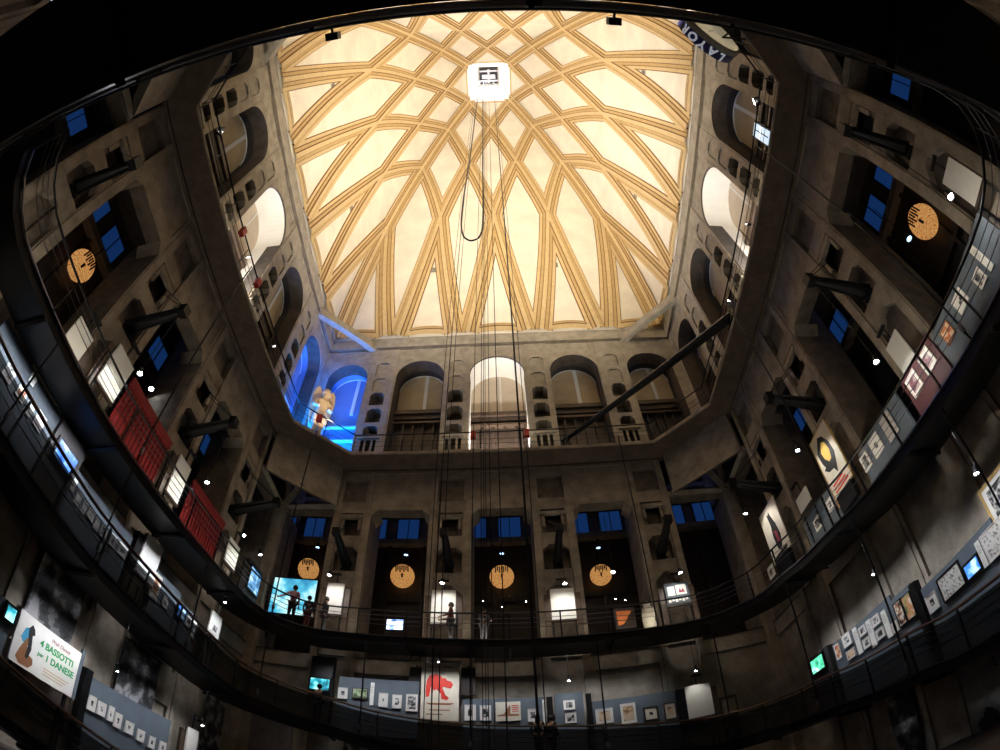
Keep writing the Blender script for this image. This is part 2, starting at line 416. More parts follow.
# rooms behind the arches
def bay(side, a, b, style):
    sh = SHIFT[side] if abs(a + b) < 16 else 0
    T0 = Fr(side); T = lambda u, d, z: T0(u + sh, d, z)
    r = (b - a) / 2; c = (a + b) / 2; rz = min(r, 1.62); dd = 1.35 if style != 'lit' else 1.75
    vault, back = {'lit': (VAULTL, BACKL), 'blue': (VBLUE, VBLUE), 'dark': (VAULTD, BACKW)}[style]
    prof = [(a, GZ), (a, SPR)] + [(c - r * math.cos(PI * k / 20), SPR + rz * math.sin(PI * k / 20)) for k in range(1, 20)] + [(b, SPR), (b, GZ)]
    mb = MB(T)
    for (u0, z0), (u1, z1) in zip(prof[:-1], prof[1:]): mb.quad([(u0, .9, z0), (u1, .9, z1), (u1, dd, z1), (u0, dd, z0)], vault)
    if style == 'lit':      # white lining paints the bright light onto the reveal
        for (u0, z0), (u1, z1) in zip(prof[1:-2], prof[2:-1]):
            s = .985
            mb.quad([(c + (u0 - c) * s, .12, z0 - .02), (c + (u1 - c) * s, .12, z1 - .02), (c + (u1 - c) * s, .92, z1 - .02), (c + (u0 - c) * s, .92, z0 - .02)], vault)
    lo = 23.85
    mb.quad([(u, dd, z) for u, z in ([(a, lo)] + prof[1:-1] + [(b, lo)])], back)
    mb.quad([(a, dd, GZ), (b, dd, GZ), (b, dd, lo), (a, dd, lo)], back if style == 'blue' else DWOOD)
    if style != 'blue':
        mb.box((a, dd - .35, 23.55), (b, dd, 23.85), WOOD); mb.box((a, dd - .22, 23.2), (b, dd, 23.55), DWOOD); mb.box((a, dd - .35, 22.75), (b, dd, 22.9), WOOD)
        for k in range(1, 5): mb.box((a + (b - a) * k / 5 - .06, dd - .2, 20.), (a + (b - a) * k / 5 + .06, dd, 22.75), DWOOD)
    else:
        mb.box((a, dd - .2, 22.7), (b, dd, 22.8), TRIMW); mb.box((a, dd - .2, 21.6), (b, dd, 21.7), TRIMW)
    # pale edge where vault meets back wall, and the vertical seam
    if style != 'lit':
        mb.tube([(c - (r - .04) * math.cos(PI * k / 20), dd - .05, SPR + (rz - .04) * math.sin(PI * k / 20)) for k in range(0, 21)], .035, TRIMW, 5)
        mb.box((c + .12, dd - .06, lo), (c + .34, dd, SPR + rz - .1), TRIMW)
    else:
        mb.box((c + .1, dd - .04, lo), (c + .22, dd, SPR + rz - .1), VAULTL)
    return struct(mb.build('wall_' + NAMES[side]))
for sd in 'FLRB':
    for i, (a, b) in enumerate(GA):
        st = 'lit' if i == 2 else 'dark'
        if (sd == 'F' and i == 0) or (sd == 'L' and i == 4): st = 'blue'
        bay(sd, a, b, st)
# beams bridging the four corners above the gallery
for sx, sy in ((-1, 1), (1, 1), (-1, -1), (1, -1)):
    mb = MB()
    p0 = Vector((sx * 7.9, sy * 11.35, 28.55)); p1 = Vector((sx * 11.35, sy * 7.9, 28.55)); n = Vector((sx, sy, 0)).normalized()
    ins, outs = 0., .38
    pts = []
    for t in range(0, 9):
        f = t / 8; h = .16 * (abs(2 * f - 1) ** 2.2)
        pts.append((p0.lerp(p1, f), h))
    for (a, ha), (b, hb) in zip(pts[:-1], pts[1:]):
        A0 = a - Vector((0, 0, ha)); B0 = b - Vector((0, 0, hb)); up = Vector((0, 0, .55))
        for q in ([A0, B0, b + up, a + up], [A0, B0, B0 + n * outs, A0 + n * outs], [A0 + n * outs, B0 + n * outs, b + n * outs + up, a + n * outs + up], [a + up, b + up, b + up + n * outs, a + up + n * outs]):
            mb.quad([tuple(x) for x in q], GSTONE)
    struct(mb.build('trim_beam'))
# ------------------------------------------------------------------ dome
PROF = [(29.6, 11.12), (32., 11.02), (36., 10.72), (40., 10.25), (44.87, 9.47), (49.2, 8.40), (53.13, 7.06), (56.3, 5.92), (59.17, 4.7), (61.2, 3.60), (63.04, 2.41)]
def sof(z):
    if z <= PROF[0][0]: return PROF[0][1]
    n = len(PROF)
    for i in range(n - 1):
        if z <= PROF[i + 1][0] or i == n - 2:
            z0, s0 = PROF[i]; z1, s1 = PROF[i + 1]
            m0 = (PROF[i + 1][1] - PROF[max(i - 1, 0)][1]) / (PROF[i + 1][0] - PROF[max(i - 1, 0)][0])
            k = min(i + 2, n - 1); m1 = (PROF[k][1] - PROF[i][1]) / (PROF[k][0] - PROF[i][0])
            h = z1 - z0; t = (z - z0) / h
            return (2 * t**3 - 3 * t**2 + 1) * s0 + (t**3 - 2 * t**2 + t) * h * m0 + (-2 * t**3 + 3 * t**2) * s1 + (t**3 - t**2) * h * m1
ROT = {'F': lambda x, y: (x, y), 'L': lambda x, y: (-y, x), 'R': lambda x, y: (y, -x), 'B': lambda x, y: (-x, -y)}
def dome_pt(side, u, z, lift=0.):
    s = sof(z); e = .02; ds = (sof(z + e) - sof(z - e)) / (2 * e)
    nrm = Vector((0, -1, ds)).normalized()     # inward normal of the front shell
    p = Vector((u, s, z)) + nrm * lift
    x, y = ROT[side](p.x, p.y)
    return Vector((x, y, p.z))
mb = MB(); NZd = 60
for sd in 'FLRB':
    for k in range(NZd):
        z0 = 29.5 + (63.04 - 29.5) * k / NZd; z1 = 29.5 + (63.04 - 29.5) * (k + 1) / NZd
        a, b = sof(z0), sof(z1)
        mb.quad([tuple(dome_pt(sd, -a, z0)), tuple(dome_pt(sd, a, z0)), tuple(dome_pt(sd, b, z1)), tuple(dome_pt(sd, -b, z1))], PLASTER)
o = mb.build('ceiling', recalc=False); struct(o)
# ribs
ZA, ZB, ZC, ZD = 44.87, 53.13, 59.17, 63.04
SECT = [(-.74, .02, RB), (-.68, .09, RL), (-.46, .09, RB), (-.40, .15, RT), (-.20, .15, RB), (-.15, .24, RL), (.15, .24, RB), (.20, .15, RT), (.40, .15, RB), (.46, .09, RL), (.68, .09, RB), (.74, .02, RB)]
tn = 0
def rib(path, sect=SECT, name='trim'):
    """path: world points + inward normals"""
    global tn
    mb = MB(); rows = []
    for j, (p, nrm) in enumerate(path):
        t = (path[min(j + 1, len(path) - 1)][0] - path[max(j - 1, 0)][0]).normalized()
        b = t.cross(nrm).normalized()
        rows.append([tuple(p + b * o_ + nrm * h) for o_, h, _ in sect])
    for r0, r1 in zip(rows[:-1], rows[1:]):
        for i in range(len(sect) - 1): mb.quad([r0[i], r0[i + 1], r1[i + 1], r1[i]], sect[i][2])
    tn += 1
    return struct(mb.build('trim_%d' % tn, recalc=False))
def face_path(side, nodes):
    out = []
    for (u0, z0), (u1, z1) in zip(nodes[:-1], nodes[1:]):
        n = max(3, int(abs(z1 - z0) / 1.2))
        for k in range(n + (1 if (u1, z1) == nodes[-1] else 0)):
            t = k / n; z = z0 + (z1 - z0) * t
            # fractions of the half width vary linearly -> gently bowed ribs
            f0, f1 = u0 / sof(z0), u1 / sof(z1); ua = (f0 + (f1 - f0) * t) * sof(z)
            ub = u0 + (u1 - u0) * (sof(z0) - sof(z)) / (sof(z0) - sof(z1))      # straight in plan
            u = ub if z0 > 40 else .5 * ua + .5 * (u0 + (u1 - u0) * t)
            p = dome_pt(side, u, z); q = dome_pt(side, u, z, 1.); out.append((p, (q - p).normalized()))
    return out
SA, SB, SC, SD = sof(ZA), sof(ZB), sof(ZC), sof(ZD)
a_ = [-SA, -SA / 2, 0, SA / 2, SA]; b_ = [-SB, -SB / 3, SB / 3, SB]; c_ = [-SC, 0, SC]; d_ = [-SD, SD]
pc = [-7.08, -2.42, 2.42, 7.08]; Z0 = 29.6
for sd in 'FLRB':
    for i in range(4):
        right = [(pc[i] + .42, Z0), (a_[i + 1], ZA)]
        left = [(pc[i] - .42, Z0), (a_[i], ZA)]
        if i + 1 <= 3: right.append((b_[i + 1], ZB))
        if i + 1 <= 2: right.append((c_[i + 1], ZC))
        if i + 1 <= 1: right.append((d_[i + 1], ZD))
        if i - 1 >= 0: left.append((b_[i - 1], ZB))
        if i - 2 >= 0: left.append((c_[i - 2], ZC))
        if i - 3 >= 0: left.append((d_[i - 3], ZD))
        rib(face_path(sd, right)); rib(face_path(sd, left))
for sx, sy in ((-1, 1), (1, 1), (-1, -1), (1, -1)):       # ribs along the four groins
    path = []; nrm0 = Vector((-sx, -sy, -.35)).normalized()
    for k in range(41):
        z = 29.6 + (ZD - 29.6) * k / 40; s = sof(z) - .06
        ds = (sof(z + .05) - sof(z - .05)) / .1
        t = Vector((sx * ds, sy * ds, 1)).normalized(); h = Vector((-sx, -sy, 0)).normalized(); nn = (h - t * h.dot(t)).normalized()
        path.append((Vector((sx * s, sy * s, z)), nn))
    rib(path, [(o_ * .85, h + .85 * abs(o_) * .97, m_) for o_, h, m_ in SECT])
# scalloped band at the springing of the dome
for sd in 'FLRB':
    mb = MB(Fr(sd))
    for a, b in ((-11.1, -7.9), (-6.3, -3.2), (-1.6, 1.6), (3.2, 6.3), (7.9, 11.1)):
        for z0, rise, h, m_, dep in ((29.45, .25, .5, RL, -.25), (29.95, .32, .16, RB, -.2), (30.1, .32, .22, RT, -.22)):
            n = 8
            for k in range(n):
                f0, f1 = k / n, (k + 1) / n; u0, u1 = a + (b - a) * f0, a + (b - a) * f1
                e0, e1 = rise * (1 - (2 * f0 - 1) ** 2), rise * (1 - (2 * f1 - 1) ** 2)
                mb.quad([(u0, dep, z0 + e0), (u1, dep, z0 + e1), (u1, dep, z0 + e1 + h), (u0, dep, z0 + e0 + h)], m_)
    tn += 1; struct(mb.build('trim_%d' % tn))
# lantern shaft with its lift machinery
mb = MB(); r0, r1, zt = 2.36, 1.12, 69.
for sd in 'FLRB':
    R_ = ROT[sd]
    mb.quad([(*R_(-r0, r0), 62.9), (*R_(r0, r0), 62.9), (*R_(r1, r1), zt), (*R_(-r1, r1), zt)], VAULTL)
    mb.quad([(*R_(-r0 - .2, r0 + .2), 62.85), (*R_(r0 + .2, r0 + .2), 62.85), (*R_(r0, r0), 62.9), (*R_(-r0, r0), 62.9)], RL)
mb.quad([(-r1, -r1, zt), (r1, -r1, zt), (r1, r1, zt), (-r1, r1, zt)], DARK)
struct(mb.build('ceiling_lantern'))
lift = empty('lift_machinery', (0, 0, 68.4), 'grey lift winding gear at the top of the white square shaft in the dome', 'winding gear')
for nm, bs in (('beam', [((-1.1, -.75, -.1), (1.1, -.55, .15))]), ('beam', [((-1.1, .55, -.1), (1.1, .75, .15))]), ('pulley_plate', [((-.8, -.2, -.3), (-.1, .35, 0)), ((.15, -.2, -.3), (.8, .35, 0))]), ('cross_beam', [((-.12, -.9, -.2), (.12, .9, .05))])):
    m2 = MB()
    for a, b in bs: m2.box(a, b, STEEL)
    m2.build(nm, lift)
# small grey grilles in the dome panels
def dome_hit(px_dir): pass
vents = [('F', -9.0, 37.6), ('F', -4.75, 37.4), ('F', 4.45, 37.4), ('F', 8.9, 37.6), ('L', -8.9, 37.6), ('L', -4.6, 37.6), ('L', 4.6, 37.6), ('L', 8.8, 37.6), ('R', -8.9, 37.6), ('R', -4.6, 37.6), ('R', 4.6, 37.6), ('R', 8.8, 37.6)]
VG = mat('grey_grille', (.30, .27, .22), .7)
names_v = {'F': 'facing front', 'L': 'on the left face', 'R': 'on the right face'}
for sd, u, z in vents:
    mb = MB(); p = [dome_pt(sd, u + a, z + b, .03) for a, b in ((-.35, -.3), (.35, -.3), (.35, .3), (-.35, .3))]
    mb.quad([tuple(x) for x in p], VG)
    for k in range(4):
        q = [dome_pt(sd, u - .33, z - .22 + k * .15, .06), dome_pt(sd, u + .33, z - .22 + k * .15, .06), dome_pt(sd, u + .33, z - .14 + k * .15, .06), dome_pt(sd, u - .33, z - .14 + k * .15, .06)]
        mb.quad([tuple(x) for x in q], STONE2)
    tag(mb.build('vent_grille'), 'small grey square vent grille in the lowest dome panels, %s' % names_v[sd], 'vent', 'vent grilles of the dome %s' % names_v[sd])
# floor
mb = MB(); mb.quad([(-14, -14, 0), (14, -14, 0), (14, 14, 0), (-14, 14, 0)], FLOORM); struct(mb.build('floor', recalc=False))
# ------------------------------------------------------------------ the helical walkway, hung along the walls
HC, RI, RO = 6.85, 2.5, 3.85
LAP = 4 * 13.7 + 4 * RI * PI / 2
def wpt(s, R):
    s = s % LAP; seg = 13.7 + RI * PI / 2
    k = int(s // seg); t = s - k * seg
    if t <= 13.7: c = Vector((HC, -HC + t)); n = Vector((1, 0))
    else:
        g = (t - 13.7) / RI; c = Vector((HC, HC)); n = Vector((math.cos(g), math.sin(g)))
    p = c + n * R
    for _ in range(k): p = Vector((-p.y, p.x)); n = Vector((-n.y, n.x))
    return p, n
RZ = [(-35.2, .95), (-29.84, 1.45), (-27.87, 1.77), (-25.8, 2.07), (-21.5, 2.35), (0, 2.85), (4.35, 3.17), (6.1, 3.3), (7.36, 3.55), (9.5, 3.74), (12.3, 4.08), (15.5, 4.32), (17.5, 4.4), (22.86, 4.98), (25.75, 5.15), (27.87, 5.34), (29.1, 5.49), (30.4, 5.73), (31.3, 5.95), (33, 6.18), (35.5, 6.31), (38.1, 6.46), (40.7, 6.61), (43.3, 6.7), (46.1, 6.95), (51, 7.2), (53, 7.25), (66, 7.8), (70.65, 8.1), (72.1, 8.23), (74.8, 8.48), (78.2, 8.72), (79.7, 8.97), (81.9, 9.18), (83.2, 9.42), (86, 9.66), (90, 9.6), (95, 9.63), (100.7, 9.8), (105.6, 9.88), (111, 9.79), (115, 9.74), (117.3, 9.82), (119.4, 9.9), (123, 9.95)]
def rz(s):
    for (a, za), (b, zb) in zip(RZ[:-1], RZ[1:]):
        if s <= b: return za + (zb - za) * max(0, (s - a) / (b - a))
    return RZ[-1][1]
def walkway(name, s0, s1, label, lower):
    # s1 may lie in the next lap; a lap's heights run on
    root = empty(name, (*wpt(s0, RI)[0], rz(s0) - 1.1), label, 'walkway')
    bpy.context.view_layer.update()
    inv = Matrix.Translation(-root.location)
    def add(mb, nm):
        o = mb.build(nm, root, origin=root.location); o.location = (0, 0, 0); return o
    N = int((s1 - s0) / .7)
    ss = [s0 + (s1 - s0) * k / N for k in range(N + 1)]
    dk = MB(); dr = []
    for s in ss:
        z = rz(s) - 1.1; pi_, n = wpt(s, RI + .1); po, _ = wpt(s, RO)
        dr.append([(*pi_, z), (*po, z), (*po, z - .34), (*pi_, z - .26)])
    for a, b in zip(dr[:-1], dr[1:]):
        for i in range(4): dk.quad([a[i], a[(i + 1) % 4], b[(i + 1) % 4], b[i]], BLACK)
    dk.quad(dr[0], BLACK); dk.quad(dr[-1], BLACK); add(dk, 'deck')
    ed = MB(); ed.tube([(*wpt(s, RI + .06)[0], rz(s) - 1.08) for s in ss], .035, STEEL, 5); add(ed, 'deck_edge')
    hr = MB(); hr.tube([(*wpt(s, RI)[0], rz(s)) for s in ss], .045 if lower else .035, RAIL if lower else BLACK, 6); add(hr, 'handrail')
    wr = MB()
    for h in (.22, .42, .62): wr.tube([(*wpt(s, RI + .02)[0], rz(s) - h) for s in ss], .014, BLACK if lower else STEEL, 4)
    add(wr, 'wire_rail')
    if lower:
        nt = MB()
        for sa, sb in zip(ss[:-1], ss[1:]):
            a, n = wpt(sa, RI + .03); b, _ = wpt(sb, RI + .03)
            nt.quad([(*a, rz(sa) - .12), (*b, rz(sb) - .12), (*b, rz(sb) - 1.1), (*a, rz(sa) - 1.1)], NET)
        add(nt, 'netting')
    cnt = int((s1 - s0) / 1.9)
    for k in range(cnt + 1):
        s = s0 + (s1 - s0) * k / cnt; p, n = wpt(s, RI + .03); z = rz(s)
        m2 = MB(); m2.box((-.025, -.025, -1.1), (.025, .025, 0), BLACK); o = m2.build('post', root); o.location = Vector((*p, z)) - root.location; o.rotation_euler = (0, 0, math.atan2(n.y, n.x))
        if k % 2 == 0:
            q, _ = wpt(s, RO - .1); b = MB(); b.tube([Vector((*p, z - 1.4)) - root.location, Vector((*q, z - 1.52)) - root.location], .07, BLACK, 4); b.build('bracket', root)
    return root
walkway('walkway', -36.2, -21.5, 'lowest flight of the dark walkway, below the long white banner', True)
walkway('walkway', 0., 52.5, 'lower dark walkway with brown handrail winding round the three walls', True)
walkway('walkway', 52.5, 122., 'upper black walkway with thin steel rails, passing overhead at the back', False)
# hanger rods: from the gallery edge to the upper flight, from the upper to the lower flight
HG = []
for s in (72.3, 79., 89.4, 104.3, 113.5):
    p, n = wpt(s, RI - .04); HG.append((p, rz(s) - 1.1, 18.4, 'thin black hanger rod from the gallery edge down to the upper walkway'))
for s in (3.5, 8., 12.6, 16.8, 21.3, 25.9, 29.8, 33.8, 38.3, 43., 47.):
    p, n = wpt(s, RI - .04); HG.append((p, rz(s) - 1.1, rz(s + LAP) - 1.4, 'thin black hanger rod between the upper and the lower walkway'))
for p, z0, z1, lb in HG:
    mb = MB(); mb.tube([(0, 0, 0), (0, 0, z1 - z0)], .03, BLACK, 6); mb.lathe([(.05, .2), (.07, .3), (.05, .45)], STEEL, 8)
    o = mb.build('hanger_rod'); o.location = (*p, z0); tag(o, lb, 'hanger', lb[:16] + 's ' + lb[22:])
# ------------------------------------------------------------------ gallery railing along the octagonal edge
gr = empty('gallery_railing', (0, A, GZ), 'thin dark iron railing around the eight-sided gallery edge', 'railing')
for i in range(8):
    a, b = Vector(OCT[i]) * .992, Vector(OCT[(i + 1) % 8]) * .992
    mb = MB()
    off = Vector((0, -A, -GZ))
    def P3(v, z): return Vector((v.x, v.y, z)) + off
    mb.tube([P3(a, 19.68), P3(b, 19.68)], .035, BLACK, 5); mb.tube([P3(a, 19.2), P3(b, 19.2)], .012, BLACK, 4); mb.tube([P3(a, 18.9), P3(b, 18.9)], .012, BLACK, 4)
    mb.build('handrail', gr)
    n = max(2, int((b - a).length / 1.9))
    for k in range(n):
        v = a.lerp(b, k / n); m2 = MB(); m2.tube([P3(v, GZ), P3(v, 19.7)], .025, BLACK, 5); m2.build('post', gr)
# ------------------------------------------------------------------ lift cables
cabs = [(-1.49, .1, 3.9, .010, 'leftmost thin lift cable, over the left edge of the red animal poster'), (-1.34, .0, 3.9, .014, 'thick lift cable crossing the left half of the red animal poster'), (-1.23, .12, 3.9, .011, 'thin lift cable just right of the thick one on the red poster'),
        (-.64, .1, 3.9, .011, 'thin lift cable crossing the dark board right of the red poster'), (-.45, .05, 3.9, .010, 'first of four close lift cables left of the cream poster'), (-.40, .2, 3.9, .009, 'second of four close lift cables left of the cream poster'),
        (-.345, .0, 3.9, .009, 'third of four close lift cables left of the cream poster'), (-.255, .15, 3.9, .010, 'fourth of four close lift cables left of the cream poster'), (-.04, .0, 3.9, .014, 'single lift cable crossing the middle of the cream poster'),
        (.49, .0, 3.9, .028, 'thickest lift cable, in front of the two visitors on the lower walkway'), (.63, .1, 3.9, .011, 'rightmost thin lift cable, left of the tall slate panel')]
for x, y, z0, r, lb in cabs:
    mb = MB(); mb.tube([(0, 0, 0), (0, 0, 64.6)], r, BLACK, 6); o = mb.build('lift_cable'); o.location = (x, y, 0.0)
    tag(o, lb, 'cable', 'lift cables')
mb = MB(); pts = [(-1.02, 0, 64), (-1.10, 0, 50), (-1.17, 0, 42.7), (-1.24, 0, 31.8), (-1.39, 0, 25.3), (-1.37, 0, 22.2), (-1.22, 0, 21.1), (-.92, 0, 20.7), (-.6, 0, 20.9), (-.44, 0, 21.7), (-.42, 0, 24.), (-.5, 0, 32.), (-.62, 0, 64)]
sm = []
for i in range(len(pts) - 1):
    for k in range(4): sm.append(Vector(pts[i]).lerp(Vector(pts[i + 1]), k / 4))
sm.append(Vector(pts[-1]))
for _ in range(2): sm = [sm[0]] + [(sm[i - 1] + sm[i] * 2 + sm[i + 1]) / 4 for i in range(1, len(sm) - 1)] + [sm[-1]]
mb.tube([p - Vector((-1, 0, 20)) for p in sm], .04, BLACK, 6); o = mb.build('lift_supply_cable', smooth=True); o.location = (-1, 0, 20)
tag(o, 'slack dark supply cable hanging from the lantern in a long U loop', 'cable')
# ------------------------------------------------------------------ exhibits: everything is built upright at a wall, local x along it, -y towards the hall
RZ_ = {'F': 0., 'L': PI / 2, 'R': -PI / 2}
def at(side, u, z, d=10.8):
    return {'F': Vector((u, d, z)), 'L': Vector((-d, u, z)), 'R': Vector((d, -u, z))}[side]
def wall_thing(name, side, u, z, label, cat, group=None, d=10.8): return empty(name, at(side, u, z, d), label, cat, group, RZ_[side])
BW = [print_mat('bw_print_%d' % i, [(0, (.02, .02, .02)), (.42 + .03 * (i % 3), (.10, .10, .10)), (.50, (.30, .30, .29)), (.56 + .02 * (i % 2), (.62, .61, .58))], 5. + i % 4, seed=i * 7.3) for i in range(8)]
BWD = [print_mat('dark_print_%d' % i, [(0, (.02, .02, .022)), (.44, (.05, .05, .055)), (.52, (.16, .16, .165)), (.58, (.32, .32, .33))], 1.6 + .4 * i, seed=3 + i * 5.1) for i in range(4)]
ORP = print_mat('orange_print', [(0, (.30, .07, .03)), (.42, (.55, .18, .07)), (.52, (.72, .40, .22)), (.6, (.75, .62, .45))], 6, 4.)
GRP = print_mat('green_landscape_print', [(0, (.10, .16, .08)), (.42, (.30, .42, .22)), (.5, (.52, .58, .40)), (.6, (.66, .68, .58))], 5, 9.)
TXP = print_mat('text_sheet', [(0, (.20, .19, .18)), (.38, (.50, .49, .47)), (.47, (.70, .69, .66))], 14, 2.)
PKP = print_mat('pinkish_print', [(0, (.10, .04, .06)), (.44, (.25, .10, .13)), (.55, (.45, .36, .36))], 5, 6.)
TNP = print_mat('tan_print', [(0, (.25, .12, .05)), (.40, (.48, .30, .16)), (.48, (.68, .52, .36))], 4, 8.)
BLP = screen_mat('blue_screen', [(.3, (.01, .05, .35)), (.5, (.05, .25, .9)), (.62, (.5, .75, 1.))], 3., 1.6, 2.)
CYS = screen_mat('cyan_screen', [(.35, (.01, .05, .08)), (.47, (.02, .35, .45)), (.6, (.45, .95, .9))], 2.5, 1.8, 5.)
GRS = screen_mat('green_screen', [(.35, (.02, .22, .12)), (.48, (.1, .6, .35)), (.58, (.8, 1., .9))], 2.4, 2.2, 8.)
WBS = screen_mat('white_blue_screen', [(.38, (.02, .06, .3)), (.47, (.3, .5, 1.)), (.55, (.9, .95, 1.))], 3., 2.4, 1.)
def picture(name, side, u, z, w, h, label, group=None, img=None, frame=None, mount=MOUNT, border=.16, d=10.72, fw=.03):
    t = wall_thing(name, side, u, z - h / 2, label, 'picture', group, d)
    f = MB(); fr = frame or MOUNT
    for a, b in (((-w / 2, -.02, 0), (-w / 2 + fw, .03, h)), ((w / 2 - fw, -.02, 0), (w / 2, .03, h)), ((-w / 2 + fw, -.02, 0), (w / 2 - fw, .03, fw)), ((-w / 2 + fw, -.02, h - fw), (w / 2 - fw, .03, h))): f.box(a, b, fr)
    f.build('frame', t)
    m2 = MB(); m2.box((-w / 2 + fw, -.005, fw), (w / 2 - fw, .025, h - fw), mount); m2.build('mount', t)
    bw, bh = w * border + fw, h * border + fw
    if img:
        p = MB(); p.quad([(-w / 2 + bw, -.008, bh), (w / 2 - bw, -.008, bh), (w / 2 - bw, -.008, h - bh), (-w / 2 + bw, -.008, h - bh)], img); p.build('print', t, recalc=False)
    return t
def panel(side, u, zt, w, zb, label, group=None, m=SLATE, d=10.8, name='display_stand'):
    t = wall_thing(name, side, u, zb, label, 'panel', group, d)
    b = MB(); b.box((-w / 2, -.04, .12), (w / 2, .04, zt - zb), m); b.build('board', t)
    for s in (-1, 1):
        p = MB(); p.box((s * (w / 2 - .18) - .03, .04, 0), (s * (w / 2 - .18) + .03, .10, zt - zb - .2), BLACK); p.build('post', t); p = MB(); p.box((s * (w / 2 - .18) - .03, -.2, 0), (s * (w / 2 - .18) + .03, .2, .04), BLACK); p.build('foot', t)
    return t
def strip(side, u, z, w, h, label, d=10.73):
    t = wall_thing('caption_strip', side, u, z - h / 2, label, 'panel', 'white text strips', d)
    b = MB(); b.box((-w / 2, -.015, 0), (w / 2, .015, h), WHITE); b.build('board', t)
    b = MB()
    for k in range(5): b.box((-w * .35, -.018, h * (.55 + .07 * k)), (w * (.35 if k % 2 else .2), -.014, h * (.565 + .07 * k)), STONE3)
    b.build('lettering', t); return t
def white_board(side, u, z, w, h, label, deck, d=10.55, pics=None, sides=(1, 1)):
    t = wall_thing('exhibition_board', side, u, deck, label, 'board', None, d)
    b = MB(); zb = z - h / 2 - deck; b.box((-w / 2, -.03, zb), (w / 2, .03, zb + h), WHITE); b.build('board', t)
    f = MB()
    f.box((-w / 2 - .03, .03, zb - .1), (w / 2 + .03, .07, zb + h * .98), DWOOD); f.box((-w / 2, .03, .03), (-w / 2 + .06, .07, zb), BLACK); f.box((w / 2 - .06, .03, .03), (w / 2, .07, zb), BLACK); f.box((-w / 2 - .03, -.06, zb - .1), (w / 2 + .03, .03, zb - .02), DWOOD); f.build('back_frame', t)
    for s, on in zip((-1, 1), sides):
        if on:
            p = MB(); p.box((s * (w / 2 + .16) - .11, .05, .05), (s * (w / 2 + .16) + .11, .16, zb + h * .86), WOOD); p.build('side_panel', t)
    for x in (-w / 2, w / 2 - .08): p = MB(); p.box((x, -.2, 0), (x + .08, .2, .06), BLACK); p.build('foot', t)
    p = MB(); p.box((-.22, -.22, zb + h + .34), (.22, -.1, zb + h + .40), BLACK); p.tube([(0, -.16, zb + h + .38), (0, .05, zb + h + .55)], .02, BLACK, 5); p.tube([(0, .05, zb + h - .1), (0, .05, zb + h + .55)], .025, BLACK, 5); p.build('lamp_arm', t)
    if pics: pics(t, zb)
    return t
def screen(side, u, z, w, h, label, m, d=10.7, deck=None, cab=None):
    zb = z - h / 2; base = deck if deck is not None else zb - .1
    t = wall_thing('television', side, u, base, label, 'screen', None, d)
    c = MB(); k = .07; c.box((-w / 2 - k, -.03, zb - base - k), (w / 2 + k, .05, zb - base + h + k), BLACK); c.build('casing', t)
    p = MB(); p.quad([(-w / 2, -.033, zb - base), (w / 2, -.033, zb - base), (w / 2, -.033, zb - base + h), (-w / 2, -.033, zb - base + h)], m); p.build('screen', t, recalc=False)
    if cab:
        wv, top = cab; q = MB(); q.box((-wv / 2, .05, 0), (wv / 2, .35, top - base), DARK); q.build('cabinet', t)
    else:
        q = MB(); q.tube([(0, .05, zb - base + h / 2), (0, .3, zb - base + h / 2)], .04, BLACK, 6); q.build('bracket', t)
    return t
dk = lambda s: rz(s) - 1.1
# ---- lower walkway, front wall
panel('F', -5.1, 7.22, 3.2, 4.65, 'long slate blue panel left of the red animal poster on the lower walkway')
panel('F', -.30, 6.49, 3.05, 3.95, 'slate blue panel right of the red animal poster, behind the lift cables')
panel('F', 2.12, 6.56, 1.08, 3.7, 'tall narrow slate panel with two stacked pictures, right of the lift cables', d=10.74)
panel('F', 4.66, 6.12, 3.5, 3.4, 'slate panel with tan and dark framed pictures, left of the tall blank white board')
screen('F', -7.46, 6.73, .8, .49, 'cyan lit television in a black cabinet on the lower walkway', CYS, d=10.6, cab=(.98, 8.0), deck=4.95)
P = picture
P('framed_picture', 'F', -6.5, 6.48, .41, .49, 'small white framed double portrait, first picture right of the cyan screen', None, BW[0], border=.25)
P('framed_picture', 'F', -5.81, 6.54, .62, .46, 'pale green landscape picture, second from the cyan screen', None, GRP, DWOOD, border=.02)
strip('F', -5.32, 6.56, .15, .99, 'white text strip right of the pale green landscape picture')
P('framed_picture', 'F', -4.86, 6.33, .36, .6, 'white framed picture with a small dark image, just right of the white strip', None, BW[1], border=.33)
P('framed_picture', 'F', -4.32, 6.3, .37, .58, 'white framed dark portrait, second from the red animal poster', None, BW[2], border=.2)
P('framed_picture', 'F', -3.75, 6.28, .44, .72, 'white framed black and white picture directly left of the red animal poster', None, BW[3], border=.08)
t = wall_thing('film_poster', 'F', -2.68, 5.55, 'tall cream poster with a red animal figure, on the lower walkway', 'poster', None, 10.66)
b = MB(); b.box((-.72, -.02, 0), (.72, .03, 2.48), PAPER); b.build('sheet', t)
b = MB(); random_red = [(-.52, .98), (-.40, 1.02), (-.34, 1.42), (-.24, 1.28), (-.12, 1.32), (.05, 1.12), (.06, .92), (.28, .86), (.34, .98), (.22, 1.08), (.10, 1.36), (.12, 1.44), (.42, 1.36), (.50, 1.52), (.42, 1.66), (.28, 1.70), (.20, 1.82), (.10, 1.80), (.02, 1.92), (-.20, 1.98), (-.40, 1.92), (-.50, 1.70), (-.54, 1.40)]
b.prism(random_red, -.026, -.021, REDI); b.build('red_animal', t)
b = MB()
for zz, x0, x1 in ((2.26, -.46, -.05), (2.26, .12, .5), (.70, -.5, .52), (.66, -.42, .44), (.42, -.4, .4), (.24, -.5, .1)): b.box((x0, -.025, zz), (x1, -.021, zz + .045), BROWNI)
